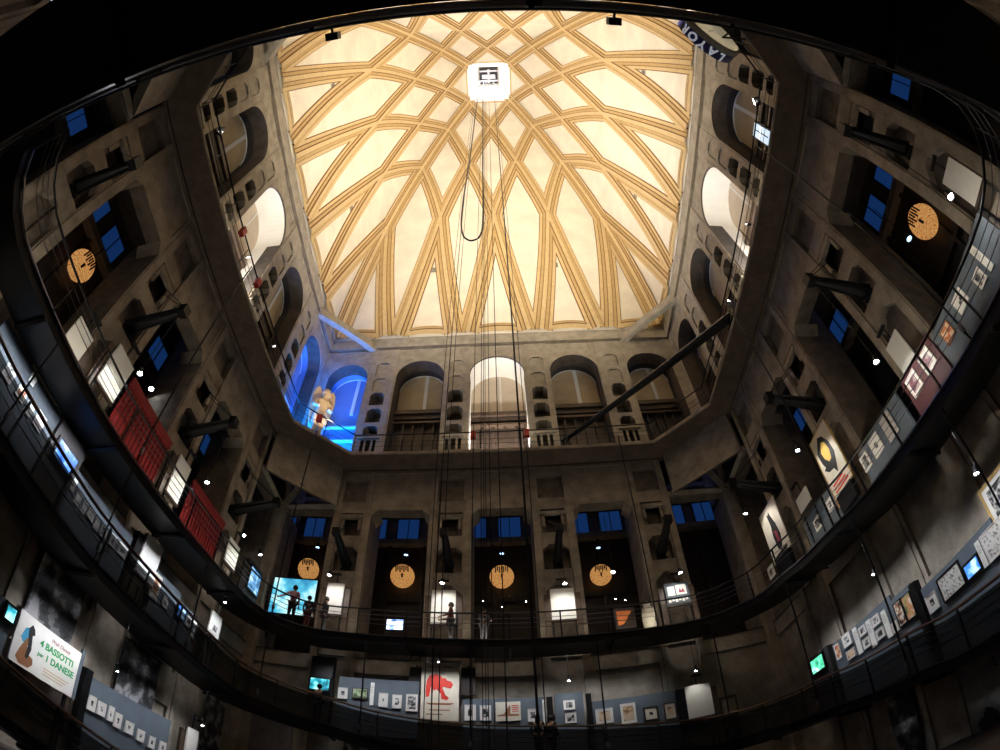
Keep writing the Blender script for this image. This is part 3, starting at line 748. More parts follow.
b.build('lettering', t)
for u, lb in ((-3.66, 'left'), (-1.63, 'right')):
    t = wall_thing('hanging_board', 'F', u, 6.7, 'dark brown board hung %s of the red animal poster' % lb, 'board', None, 10.95); b = MB(); b.box((-.28, -.03, 0), (.28, .03, 1.2), DWOOD); b.build('board', t); b = MB(); b.box((-.03, .03, 1.0), (.03, .12, 1.3), BLACK); b.build('hook', t)
P('framed_picture', 'F', -1.54, 5.92, .42, .66, 'white mount with two small dark images, nearest right of the red animal poster', None, BW[4], border=.22)
P('framed_picture', 'F', -.98, 5.9, .42, .64, 'white mount with two stacked dark images, left of the cream and red poster', None, BW[5], border=.18)
t = wall_thing('cream_poster', 'F', -.14, 5.54, 'wide cream poster with a brown figure and red lines, mid front wall', 'poster', None, 10.72)
b = MB(); b.box((-.46, -.02, 0), (.46, .02, .8), PAPER); b.build('sheet', t)
b = MB(); b.prism([(-.42, .24), (-.16, .30), (-.02, .52), (.06, .66), (.09, .60), (.07, .30), (.40, .26), (.38, .20), (-.40, .20)], -.024, -.021, BROWNI); b.build('figure', t)
b = MB()
for zz in (.62, .54, .46, .38): b.box((.14, -.024, zz), (.38, -.021, zz + .035), REDI)
b.build('red_lines', t)
P('framed_picture', 'F', .76, 5.74, .38, .52, 'white framed picture partly hidden by the visitor on the lower walkway', None, BW[6], border=.2)
strip('F', 1.19, 5.84, .12, 1.05, 'white text strip beside the black case, right of the visitor')
for u, lb, w in ((1.40, 'black display case between white strip and tall slate panel', .22), (2.86, 'black display case right of the tall narrow slate panel', .2), (6.42, 'black display case left of the tall blank white board', .36)):
    t = wall_thing('display_case', 'F', u, 3.7, lb, 'case', None, 10.75); b = MB(); b.box((-w / 2, -.12, 0), (w / 2, .12, 2.75 if u < 3 else 2.4), BLACK); b.build('body', t); b = MB(); b.box((-w / 2 - .02, -.14, 0), (w / 2 + .02, .14, .12), DARK); b.build('plinth', t)
P('framed_picture', 'F', 2.12, 6.05, .42, .40, 'upper dark picture on the tall narrow slate panel', None, BW[7], border=.14, d=10.68)
P('framed_picture', 'F', 2.14, 5.5, .42, .42, 'lower dark picture on the tall narrow slate panel', None, BW[2], border=.12, d=10.68)
P('framed_picture', 'F', 3.4, 5.45, .66, .63, 'tan drawing in a white mount, leftmost on the slate panel by the white board', None, TNP, border=.14)
P('framed_picture', 'F', 4.31, 5.43, .58, .85, 'tall tan print in a white mount, right of the wide tan drawing', None, TNP, border=.1)
P('framed_picture', 'F', 5.17, 5.27, .58, .60, 'dark framed small brown picture between tall tan print and cream sheet', None, BW[5], DWOOD, PAPER, .26, fw=.07)
P('framed_picture', 'F', 5.93, 5.25, .48, .72, 'dark framed cream sheet, rightmost on the slate panel by the white board', None, TNP, DWOOD, PAPER, .2, fw=.04)
white_board('F', 7.11, 5.43, 1.05, 1.4, 'tall blank white board under a lamp on the lower walkway, front right', 3.4, 10.6, sides=(0, 1))
t = wall_thing('rubble_display', 'F', 8.34, 3.4, 'dark framed display panel at the right end of the front lower walkway', 'panel', None, 10.75); b = MB(); b.box((-.36, -.05, .6), (.36, .05, 2.0), DWOOD); b.build('panel', t); b = MB(); b.box((-.28, -.07, 1.2), (.28, -.05, 1.85), STONE2); b.build('picture', t); b = MB(); b.box((-.3, -.15, 0), (.3, .15, .6), BLACK); b.build('plinth', t)
# ---- lower walkway, right wall
panel('R', -4.45, 5.32, 3.7, 2.7, 'slate panel with stacked small pictures and white strips, lower right walkway')
panel('R', -2.2, 5.12, 1.3, 2.4, 'slate panel with two tall colour posters, lower right walkway', d=10.76)
panel('R', .35, 4.72, 3.2, 2.1, 'slate panel with the black framed text sheet, far lower right')
screen('R', -7.25, 4.98, .88, .51, 'green and white lit television at the corner of the lower right walkway', GRS, d=10.6, deck=3.1, cab=(1.6, 5.4))
P('framed_picture', 'R', -5.98, 4.94, .34, .56, 'narrow orange and white picture, nearest to the green television', None, ORP, border=.04)
P('framed_picture', 'R', -5.30, 5.09, .52, .46, 'upper white framed sketch beside the narrow orange picture', None, BW[1], border=.18)
P('framed_picture', 'R', -5.29, 4.55, .52, .32, 'lower small pinkish sheet beside the narrow orange picture', None, TNP, border=.06)
strip('R', -4.74, 4.80, .26, .95, 'first white strip from the green television')
P('framed_picture', 'R', -4.32, 4.98, .40, .32, 'upper small picture between first and second white strip', None, BW[2], border=.15)
P('framed_picture', 'R', -4.30, 4.52, .40, .34, 'lower small picture between first and second white strip', None, BW[3], border=.15)
strip('R', -3.93, 4.68, .28, .95, 'second white strip from the green television')
P('framed_picture', 'R', -3.52, 4.95, .44, .34, 'upper picture between second and third white strip', None, BW[4], border=.15)
P('framed_picture', 'R', -3.51, 4.48, .44, .34, 'lower picture between second and third white strip', None, BW[6], border=.15)
strip('R', -3.08, 4.60, .26, .92, 'third white strip, beside the slate panel of two tall posters')
P('framed_picture', 'R', -2.70, 4.32, .30, .34, 'very small print at the foot of the panel of two tall posters', None, BW[0], border=.15, d=10.68)
P('colour_poster', 'R', -2.3, 4.57, .40, .78, 'tall white poster with black lettering blots, left of a twin orange one', None, print_mat('lettering_blots', [(0, (.05, .03, .03)), (.42, (.45, .25, .14)), (.5, (.72, .68, .60))], 5, 3.), BLACK, PAPER, .03, d=10.68)
P('colour_poster', 'R', -1.85, 4.55, .44, .78, 'tall orange and green poster, right of a twin black and white one', None, print_mat('orange_green', [(0, (.14, .16, .05)), (.42, (.42, .36, .14)), (.5, (.66, .30, .14)), (.6, (.7, .6, .5))], 3.5, 5.), BLACK, PAPER, .03, d=10.68)
P('framed_picture', 'R', -.94, 4.15, .46, .52, 'white framed photograph beside the black case on the far right panel', None, BW[5], border=.26)
P('text_sheet', 'R', -.03, 4.22, 1.0, .72, 'large black framed sheet of rows of text, far lower right', None, TXP, BLACK, PAPER, .04, fw=.05)
screen('R', .85, 4.08, .52, .34, 'small bright blue screen on the slate panel, far lower right', BLP, d=10.72)
strip('R', 1.28, 4.18, .18, .72, 'white strip between the blue screen and the last white frame')
P('framed_picture', 'R', 1.82, 4.18, .8, .74, 'large white sheet at the right edge beyond the blue screen', None, TXP, MOUNT, MOUNT, .06)
t = wall_thing('display_case', 'R', -1.42, 2.1, 'black display case between the twin posters and the far right panel', 'case', None, 10.75); b = MB(); b.box((-.14, -.12, 0), (.14, .12, 2.95), BLACK); b.build('body', t); b = MB(); b.box((-.16, -.14, 0), (.16, .14, .12), DARK); b.build('plinth', t)
P('gilt_picture', 'R', 2.5, 4.95, 1.3, 1.1, 'large gilt framed picture at the right edge of the view', None, BW[1], GILT, MOUNT, .1, d=10.95, fw=.09)
# ---- upper walkway, right wall
panel('R', 5.25, 9.22, 3.5, 7.2, 'long slate panel with three pictures, upper right walkway near the back')
panel('R', .05, 9.55, 2.6, 7.6, 'slate panel with a grey text sheet, upper right walkway middle')
panel('R', -3.85, 10.0, 3.3, 7.9, 'slate panel between the two large posters, upper right walkway')
strip('R', 6.15, 8.62, .2, .85, 'white strip near the back end of the upper right walkway')
P('framed_picture', 'R', 5.72, 8.45, .36, .42, 'small dark picture beside the white strip, upper right', None, BW[4], border=.1)
P('framed_picture', 'R', 4.89, 8.76, .48, .46, 'white framed small portrait in the middle of the long upper right panel', None, BW[2], border=.28)
P('framed_picture', 'R', 3.99, 8.72, .44, .46, 'reddish tan print at the front end of the long upper right panel', None, ORP, BROWNI, PAPER, .03)
P('red_print', 'R', 2.95, 8.95, .52, .6, 'dark pink print nearest to the long upper right panel', None, PKP, MOUNT, MOUNT, .14)
P('red_print', 'R', 2.15, 9.0, .52, .62, 'second dark pink print, nearer the grey text sheet', None, PKP, MOUNT, MOUNT, .12)
panel('R', 2.55, 9.45, 1.7, 7.4, 'dark red panel with two pink prints, upper right walkway', m=mat('oxblood_panel', (.09, .025, .03), .6, var=.2, scale=2))
P('text_sheet', 'R', .51, 9.06, .62, .85, 'plain grey text sheet on the upper right slate panel', None, None, SLATE, mat('grey_sheet', (.42, .40, .38), .6, var=.06, scale=9), d=10.72)
P('framed_picture', 'R', -.32, 9.12, .52, .62, 'white mount with small dark image left of the grey text sheet', None, BW[6], border=.3)
P('framed_picture', 'R', -1.05, 9.14, .42, .56, 'white framed dark drawing nearest to the yellow figure poster', None, BW[7], border=.12)
t = wall_thing('large_poster', 'R', -2.24, 8.5, 'large pale poster of a dark bird shape with a yellow face, upper right', 'poster', None, 10.5)
b = MB(); b.box((-.62, -.03, .64), (.62, .02, 3.0), PAPER); b.build('sheet', t)
b = MB()
for a, c in (((-.66, -.04, .6), (-.62, .03, 3.04)), ((.62, -.04, .6), (.66, .03, 3.04)), ((-.66, -.04, 3.), (.66, .03, 3.04)), ((-.66, -.04, .6), (.66, .03, .64))): b.box(a, c, GILT)
b.build('frame', t)
b = MB(); b.prism([(-.50, 2.40), (-.12, 2.84), (.12, 2.72), (.34, 2.30), (.38, 1.85), (.22, 1.48), (.10, 1.22), (-.02, 1.46), (-.30, 1.52), (-.52, 1.74), (-.38, 1.78), (-.46, 2.0)], -.036, -.031, INK); b.build('dark_shape', t)
b = MB(); b.prism([(-.28, 2.30), (-.06, 2.60), (.12, 2.46), (.20, 2.10), (.10, 1.80), (-.06, 1.78), (-.22, 2.0)], -.042, -.037, YELI); b.build('yellow_face', t)
b = MB()
for k in range(3): b.box((-.45, -.036, .74 + k * .13), (.45 - .1 * k, -.031, .80 + k * .13), REDI)
b.build('lettering', t)
b = MB(); b.box((-.5, -.1, 0), (.5, .1, .6), BLACK); b.build('stand', t)
t = wall_thing('large_poster', 'R', -7.19, 8.55, 'large pale poster of a standing dark figure beside the corner column, upper right', 'poster', None, 10.5)
b = MB(); b.box((-.8, -.03, 1.15), (.8, .02, 3.48), PAPER); b.build('sheet', t)
b = MB(); b.prism([(-.16, 3.2), (-.06, 3.05), (.06, 3.2), (.12, 2.95), (.30, 2.5), (.40, 1.95), (.28, 1.55), (.10, 1.35), (-.10, 1.5), (-.20, 2.1), (-.10, 2.6)], -.036, -.031, INK); b.prism([(.0, 2.3), (.2, 2.2), (.24, 1.75), (.06, 1.6)], -.042, -.037, PINKI); b.build('dark_figure', t)
b = MB(); b.box((-.6, -.036, 1.22), (.6, -.031, 1.36), INK); b.build('lettering', t)
b = MB(); b.box((-.6, -.1, 0), (.6, .1, 1.15), BLACK); b.build('stand', t)
white_board('R', -4.71, 10.5, .9, .62, 'small white board with a grey photograph between the two large posters', 8.0, 10.6, sides=(0, 0))
white_board('R', 7.45, 9.9, .72, 1.25, 'blank white board at the far back end of the upper right walkway', 7.1, 10.7, sides=(0, 0))
white_board('R', 2.3, 10.1, .72, 1.1, 'blank white board behind the dark pink prints, upper right', 7.5, 10.9, sides=(0, 0))
P('framed_picture', 'R', -8.85, 9.84, .55, .55, 'white frame on the dark panel where front and right walkways meet', None, BW[0], border=.18)
P('framed_picture', 'R', -3.55, 9.42, .36, .42, 'small dark picture at the middle of the panel between large posters', None, BW[3], border=.2)
P('red_print', 'R', -2.95, 9.35, .46, .8, 'reddish print directly left of the yellow face poster', None, ORP, BROWNI, PAPER, .04)
P('framed_picture', 'R', -4.6, 9.4, .5, .46, 'pale grey picture below the small white board', None, BW[5], border=.1)
# ---- upper walkway, left wall
white_board('L', -2.19, 10.67, .95, 1.45, 'bright blank white board left of the longer red cloth panel', 8.6, sides=(1, 0))
white_board('L', -3.9, 10.0, .8, .9, 'dim grey board at the back end of the upper left walkway', 8.6, sides=(0, 1))
white_board('L', 2.34, 10.63, .78, 1.5, 'bright blank white board between the two red cloth panels', 8.65, sides=(1, 0))
white_board('L', 6.92, 10.58, .9, 1.05, 'bright blank white board between red cloth and blue screen', 8.75, sides=(0, 0))
for u, w, lb in ((-.09, 2.75, 'wide red slatted cloth panel on the upper left walkway, nearer the back'), (4.51, 2.6, 'wide red slatted cloth panel on the upper left walkway, nearer the front')):
    t = wall_thing('red_screen', 'L', u, 8.65, lb, 'screen wall', None, 10.6)
    b = MB(); b.box((-w / 2, -.02, .1), (w / 2, .05, 2.62), REDC); b.build('cloth', t)
    b = MB()
    for k in range(14): b.box((-w / 2 + (k + .5) * w / 14 - .025, -.06, .12), (-w / 2 + (k + .5) * w / 14 + .025, -.02, 2.3), mat('dark_red_slat', (.10, .004, .006), .6))
    b.build('slats', t)
    b = MB(); b.box((-w / 2 - .03, -.07, 2.36), (w / 2 + .03, .06, 2.66), REDC); b.build('top_rail', t)
    b = MB(); b.box((-w / 2, -.2, 0), (w / 2, .15, .1), BLACK); b.build('base', t)
screen('L', 8.73, 10.35, .95, .95, 'tall blue lit screen at the front end of the upper left walkway', screen_mat('pale_blue_screen', [(.35, (.03, .08, .2)), (.5, (.15, .4, .75)), (.62, (.6, .85, 1.))], 2.5, 1.3, 3.), d=10.3, deck=8.8, cab=(1.3, 11.1))
# ---- lower walkway, left wall
panel('L', -4.3, 8.35, 3.0, 5.7, 'slate panel with an orange picture, lower left walkway near the back')
panel('L', -.05, 7.75, 3.3, 5.55, 'slate panel with a row of small white sheets, right of the blue screen')
panel('L', 4.0, 7.6, 1.6, 5.35, 'slate panel behind the orange brown poster, lower left')
panel('L', 5.35, 7.3, 1.4, 5.3, 'slate panel with a small blue screen, lower left walkway', d=10.76)
screen('L', -2.18, 7.52, .83, .49, 'blue lit television in a black case on the lower left walkway', BLP, d=10.55, deck=5.65, cab=(1.25, 8.3))
P('framed_picture', 'L', -4.85, 7.62, .38, .46, 'black and white picture at the left edge, before the orange one', None, BW[1], border=.1)
P('white_sheet', 'L', -4.2, 8.1, .24, .26, 'small blank white sheet above the orange picture', None, None, d=10.72)
P('framed_picture', 'L', -4.24, 7.6, .36, .36, 'orange picture in a pale frame, lower left walkway', None, ORP, MOUNT, MOUNT, .08)
P('framed_picture', 'L', -3.81, 7.52, .28, .30, 'small white mounted photograph right of the orange picture', None, BW[2], border=.25)
P('white_sheet', 'L', -3.35, 7.6, .36, .44, 'bright white and pink sheet left of the blue television', None, print_mat('white_pink', [(0, (.6, .3, .3)), (.42, (.75, .6, .6)), (.5, (.8, .8, .8))], 3, 2.), border=.02)
P('framed_picture', 'L', -1.45, 7.3, .28, .36, 'white mount with a round dark image, nearest right of the blue television', None, BW[3], border=.25)
for u, z, lb in ((-1.05, 7.12, 'first'), (-.72, 7.1, 'second'), (-.04, 7.05, 'third')): P('white_sheet', 'L', u, z, .22, .34, '%s blank white sheet right of the blue television' % lb, 'blank sheets')
P('framed_picture', 'L', -.39, 7.1, .3, .3, 'white framed photograph among the blank sheets', None, BW[4], border=.25)
P('framed_picture', 'L', .32, 7.05, .34, .34, 'grey print right of the blank white sheets', None, BW[0], border=.08)
P('framed_picture', 'L', .78, 7.08, .26, .38, 'upright blue and white print, right of the grey print', None, BW[6], border=.1)
P('framed_picture', 'L', 1.30, 7.1, .42, .36, 'white framed dark print next to the black case and white board', None, BW[5], border=.2)
t = wall_thing('display_case', 'L', 1.8, 5.45, 'black display case left of the big white board, lower left', 'case', None, 10.75); b = MB(); b.box((-.14, -.12, 0), (.14, .12, 2.6), BLACK); b.build('body', t); b = MB(); b.box((-.16, -.14, 0), (.16, .14, .12), DARK); b.build('plinth', t)
white_board('L', 2.46, 7.55, .95, 1.35, 'big white board on the lower left walkway, right of a black case', 5.45, 10.6, sides=(0, 0))
P('orange_poster', 'L', 3.3, 7.05, .46, .86, 'white poster with an orange brown figure, lower left walkway', None, print_mat('orange_figure', [(0, (.25, .09, .04)), (.44, (.48, .22, .11)), (.52, (.68, .55, .45))], 4, 3.), MOUNT, PAPER, .12)
P('framed_picture', 'L', 4.01, 6.85, .38, .4, 'white mounted dark photograph right of the orange brown poster', None, BW[7], border=.25)
screen('L', 4.95, 6.95, .46, .36, 'small blue screen on the lower left slate panel', BLP, d=10.68)
P('framed_picture', 'L', 5.5, 6.86, .4, .34, 'white mounted brown photograph right of the small blue screen', None, BW[2], border=.22, d=10.68)
strip('L', 5.92, 6.75, .2, .7, 'white strip at the right end of the panel with the small blue screen', d=10.68)
def pp(t, zb):
    q = MB(); q.box((-.25, -.05, zb + .18), (.25, -.031, zb + .55), MOUNT); q.quad([(-.16, -.052, zb + .25), (.16, -.052, zb + .25), (.16, -.052, zb + .48), (-.16, -.052, zb + .48)], BW[3]); q.build('picture', t)
white_board('L', 7.08, 7.46, .82, .98, 'pale board with one small picture at the end of the lower left walkway', 5.25, 10.6, pics=pp, sides=(0, 0))
# ---- lowest flight, left wall
t = wall_thing('banner', 'L', -.13, 2.24, 'long white film banner with green lettering, lowest left flight', 'banner', None, 10.8)
b = MB(); b.box((-1.22, -.03, 0), (1.22, .03, 1.36), mat('white_banner', (.72, .70, .66), .6, var=.04, scale=2)); b.build('sheet', t)
dgx = bpy.context.evaluated_depsgraph_get
def txt(body, size, x, z, m, parent, y=-.035, bold=0., shear=0.):
    c = bpy.data.curves.new('t', 'FONT'); c.body = body; c.size = size; c.extrude = .003; c.offset = bold; c.shear = shear
    o = bpy.data.objects.new('t', c); COL.objects.link(o); bpy.context.view_layer.update()
    me = bpy.data.meshes.new_from_object(o.evaluated_get(dgx())); me.materials.clear(); me.materials.append(m); bpy.data.objects.remove(o)
    o = bpy.data.objects.new('lettering', me); COL.objects.link(o); o.parent = parent; o.location = (x, y, z); o.rotation_euler = (PI / 2, 0, 0); return o
txt('Walt Disney', .15, .02, 1.10, PINKI, t, shear=.2)
txt('4 BASSOTTI', .255, -.33, .82, GREENI, t, bold=.007); txt('per', .16, -.33, .56, GREENI, t, bold=.004); txt('1 DANESE', .255, -.03, .53, GREENI, t, bold=.007)
b = MB()
for k in range(3): b.box((.0, -.034, .32 - .08 * k), (1.0 - .1 * k, -.031, .345 - .08 * k), TANI)
b.build('lettering', t)
b = MB(); b.prism([(-1.0, .72), (-.92, 1.0), (-.80, 1.06), (-.74, .92), (-.78, .70), (-.9, .62)], -.036, -.031, BLUEI)
b.prism([(-.82, 1.04), (-.72, 1.18), (-.62, 1.10), (-.56, .96), (-.64, .92), (-.56, .56), (-.62, .28), (-.72, .30), (-.70, .6), (-.78, .88)], -.038, -.031, INK)
b.prism([(-1.02, .18), (-.95, .42), (-.80, .78), (-.70, .84), (-.72, .58), (-.60, .40), (-.44, .36), (-.40, .22), (-.52, .08), (-.86, .06)], -.037, -.031, BROWNI); b.build('dog_picture', t)
b = MB(); b.box((-1.1, .03, -.7), (-1.0, .09, 1.2), BLACK); b.build('post', t); b = MB(); b.box((1.0, .03, -.95), (1.1, .09, 1.2), BLACK); b.build('post', t)
b = MB(); b.box((1.22, -.05, 0), (1.34, .05, 1.5), SLATE); b.build('end_post', t)
panel('L', 3.75, 3.16, 4.2, .3, 'long slate panel with eight white mounted photographs, lowest left flight')
panel('L', -2.2, 3.5, 1.3, 1.0, 'slate panel at the left edge beside the white banner')
screen('L', -1.72, 3.25, .3, .34, 'small cyan screen at the left edge beside the white banner', CYS, d=10.68)
eight = [(1.88, 2.41, .34, .46), (2.32, 2.40, .36, .42), (2.75, 2.40, .24, .48), (3.12, 2.30, .33, .48), (3.69, 2.25, .40, .40), (4.31, 2.16, .38, .40), (4.93, 2.10, .34, .42), (5.55, 2.08, .38, .42)]
nth = ['first', 'second', 'third', 'fourth', 'fifth', 'sixth', 'seventh', 'eighth']
for k, (u, z, w, h) in enumerate(eight): P('framed_picture', 'L', u, z, w, h, '%s white mounted photograph counted from the long white banner' % nth[k], 'photographs on the lowest slate panel', BW[k], border=.26)
t = wall_thing('display_case', 'L', 1.45, .7, 'black display case between white banner and the row of photographs', 'case', None, 10.75); b = MB(); b.box((-.14, -.12, 0), (.14, .12, 2.6), BLACK); b.build('body', t); b = MB(); b.box((-.16, -.14, 0), (.16, .14, .12), DARK); b.build('plinth', t)
white_board('L', 7.02, 2.75, .72, .95, 'small white board at the foot of the lowest left flight', .2, 10.6, sides=(1, 0))
# ---- large black and white banners on the walls below the walkways
def big(side, u, z0, w, h, label, m, d=11.1):
    t = wall_thing('hanging_banner', side, u, z0, label, 'banner', None, d)
    b = MB(); b.box((-w / 2, -.02, 0), (w / 2, .02, h), m); b.build('sheet', t)
    b = MB(); b.tube([(-w / 2 - .05, -.02, h), (w / 2 + .05, -.02, h)], .035, BLACK, 6); b.build('top_rod', t); return t
big('L', -.10, 3.3, 1.9, 2.7, 'dark photo banner on the wall above the white film banner', BWD[0])
big('L', 4.1, 1.9, 2.0, 3.1, 'dark photo banner with pale faces behind the eight photographs', BWD[1])
big('L', 9.1, 1.8, 1.5, 3.4, 'dark narrow photo banner in the left front corner', BWD[2])
big('F', -9.55, 1.6, 1.9, 3.5, 'grey text banner left on the front wall below the walkway', mat('grey_banner', (.17, .155, .16), .8, var=.25, scale=1.5))
big('F', -5.65, 1.2, 1.55, 3.3, 'black and white banner on the front wall, cut by the lower edge', BWD[3])
big('R', -4.0, .2, 1.3, 2.5, 'black and white photo banner low on the right wall', BWD[0])
big('R', -.4, -.0, 1.6, 2.3, 'pale grey banner with a black disc at the right lower edge', print_mat('grey_disc_banner', [(0, (.02, .02, .02)), (.40, (.22, .21, .21)), (.5, (.30, .29, .28))], .9, 12.))
# ---- upper walkway, front wall
white_board('F', -7.31, 10.73, .78, 1.5, 'bright white board left on the front wall beside the projection screen', 8.7)
white_board('F', -2.62, 10.5, 1.0, 1.55, 'bright white board behind a dark silhouette, front wall', 8.55)
white_board('F', 2.21, 10.44, .98, 1.42, 'bright white board right of the middle opening, front wall', 8.5)
def pf(t, zb):
    q = MB(); q.box((-.42, -.05, zb + .42), (-.1, -.031, zb + .85), WHITE); q.box((-.04, -.05, zb + .42), (.42, -.031, zb + .9), WHITE); q.build('white_sheets', t)
    q = MB(); q.prism([(.06, zb + .52), (.12, zb + .74), (.2, zb + .6), (.26, zb + .74), (.34, zb + .52)], -.054, -.051, PINKI); q.build('red_emblem', t)
    q = MB()
    for k in range(6): q.box((-.44 + .15 * k, -.05, zb + .1 + .05 * (k % 2)), (-.33 + .15 * k, -.031, zb + .28), MOUNT)
    q.build('small_photographs', t)
t = white_board('F', 7.04, 10.36, 1.05, 1.02, 'grey board with white sheets and small photographs, right end of the front wall', 8.5, pics=pf)
for ch in t.children:
    if ch.name.startswith('board'): ch.data.materials[0] = SLATE
screen('F', -4.58, 9.65, .68, .46, 'small white and blue television in the dark opening left of middle', WBS, d=10.6, deck=8.6)
t = P('orange_picture', 'F', 4.64, 9.5, .84, .92, 'silver framed orange picture in the opening right of middle', None, None, STEEL, DWOOD, .06, d=10.5, fw=.05)
b = MB(); b.prism([(-.34, .84), (.34, .82), (.16, .58), (.04, .34), (-.10, .20), (-.32, .14)], -.012, -.006, mat('orange_ink', (.62, .19, .06), .5, var=.2, scale=4)); b.build('orange_shape', t)
# projection screen in the corner opening
t = wall_thing('projection_screen', 'F', -9.56, 8.75, 'large glowing cyan projection screen in the left front corner', 'screen', None, 11.2)
b = MB(); b.box((-1.12, .0, 1.25), (1.12, .05, 3.2), BLACK); b.build('backing', t)
b = MB(); b.quad([(-1.08, -.01, 1.3), (1.08, -.01, 1.3), (1.08, -.01, 3.12), (-1.08, -.01, 3.12)], screen_mat('projection', [(.30, (.02, .18, .42)), (.42, (.10, .55, .75)), (.5, (.55, .95, 1.)), (.62, (.85, 1., 1.))], .9, 1.15, 6.)); b.build('picture', t, recalc=False)
b = MB(); b.box((-1.0, -.02, 0), (-.9, .06, 1.25), BLACK); b.build('leg', t); b = MB(); b.box((.9, -.02, 0), (1., .06, 1.25), BLACK); b.build('leg', t)
# glowing carved discs in the openings
DISC = bpy.data.materials.new('lit_carved_disc'); DISC.use_nodes = True
nt = DISC.node_tree; bs = nt.nodes['Principled BSDF']; tc = nt.nodes.new('ShaderNodeTexCoord'); wv = nt.nodes.new('ShaderNodeTexWave'); wv.wave_type = 'RINGS'; wv.rings_direction = 'SPHERICAL'; wv.inputs['Scale'].default_value = 3.4; wv.inputs['Distortion'].default_value = 9; wv.inputs['Detail'].default_value = 3; wv.inputs['Detail Scale'].default_value = 2.5
rp = nt.nodes.new('ShaderNodeValToRGB'); rp.color_ramp.elements[0].color = (.50, .20, .05, 1); rp.color_ramp.elements[0].position = .15; rp.color_ramp.elements[1].color = (.95, .47, .15, 1); rp.color_ramp.elements[1].position = .55
nt.links.new(tc.outputs['Object'], wv.inputs['Vector']); nt.links.new(wv.outputs['Fac'], rp.inputs['Fac']); nt.links.new(rp.outputs['Color'], bs.inputs['Emission Color']); nt.links.new(rp.outputs['Color'], bs.inputs['Base Color']); bs.inputs['Emission Strength'].default_value = .55
for sd, u, z, r, lb in (('F', -5.26, 13.92, .62, 'glowing orange carved disc in the opening left of the middle one'), ('F', -.28, 13.83, .60, 'glowing orange carved disc in the middle front opening'), ('F', 4.63, 13.59, .55, 'glowing orange carved disc beside the bright white lamp'),
                        ('F', -10.4, 14.1, .60, 'glowing orange carved disc above the projection screen'), ('R', 4.68, 14.0, .62, 'ringed orange carved disc in the right wall opening'), ('L', -3.96, 14.6, .60, 'dim orange carved disc in the left wall opening')):
    t = wall_thing('carved_disc', sd, u, z - r, lb, 'lamp', None, 14.5); t.rotation_euler.x = .45
    b = MB(); b.lathe([(r * 1.0, -.02), (r * 1.0, .06), (0, .06)], DISC, 32, 'y', (0, 0, r)); b.lathe([(0, -.06), (r * .35, -.06), (r * .9, -.03), (r, -.02)], DISC, 32, 'y', (0, 0, r)); o = b.build('disc', t, origin=None)
    b = MB()
    for k in range(7):
        x = -r * .5 + k * r / 6; b.box((x - .03, -.10, r * 1.35 + .1 * (k % 2)), (x + .03, -.06, r * 1.9), DARK)
    b.box((-r * .08, -.1, r * .9), (r * .08, -.06, r * 1.25), DARK); b.build('fretwork', t)
    b = MB(); b.tube([(0, .03, 2 * r), (0, .03, 2 * r + .5)], .03, DARK, 5); b.build('hanger', t)
# ------------------------------------------------------------------ projector arms on the piers, each with a lamp hanging from its tip
LENS_LIGHTS = []
def arm(side, u, deck, label, lampz, on=True):
    t = wall_thing('projector_arm', side, u, 12.62, label, 'arm', 'black projector arms on the piers', W)
    b = MB(); b.box((-.22, .0, -.02), (.22, .5, .04), BLACK); b.build('wall_plate', t)
    b = MB()
    for s in (-1, 1):     # box truss tapering towards the tip
        b.tube([(s * .17, .35, .06), (s * .07, -1.85, .75)], .05, BLACK, 4); b.tube([(s * .17, .35, .40), (s * .07, -1.85, .92)], .05, BLACK, 4)
        for k in range(6):
            f0, f1 = k / 6, (k + 1) / 6; w0, w1 = .17 - .10 * f0, .17 - .10 * f1
            b.tube([(s * w0, .35 - 2.2 * f0, .06 + .69 * f0), (s * w1, .35 - 2.2 * f1, .40 + .52 * f1)], .025, BLACK, 4)
    P = [(-.17, .35), (.17, .35), (.07, -1.85), (-.07, -1.85)]; Z0 = [.06, .06, .75, .75]; Z1 = [.40, .40, .92, .92]
    b.quad([(x, y, z) for (x, y), z in zip(P, Z0)], BLACK); b.quad([(P[0][0], P[0][1], Z0[0]), (P[3][0], P[3][1], Z0[3]), (P[3][0], P[3][1], Z1[3]), (P[0][0], P[0][1], Z1[0])], BLACK); b.quad([(P[1][0], P[1][1], Z0[1]), (P[2][0], P[2][1], Z0[2]), (P[2][0], P[2][1], Z1[2]), (P[1][0], P[1][1], Z1[1])], BLACK)
    b.build('boom', t)
    b = MB(); b.box((-.16, -2.0, .66), (.16, -1.72, 1.0), BLACK); b.build('end_box', t)
    b = MB(); b.tube([(-.05, -1.8, 1.0), (-.25, .1, 2.55)], .015, BLACK, 4); b.tube([(.05, -1.8, 1.0), (.25, .1, 2.55)], .015, BLACK, 4); b.build('stay_cable', t)
    return t
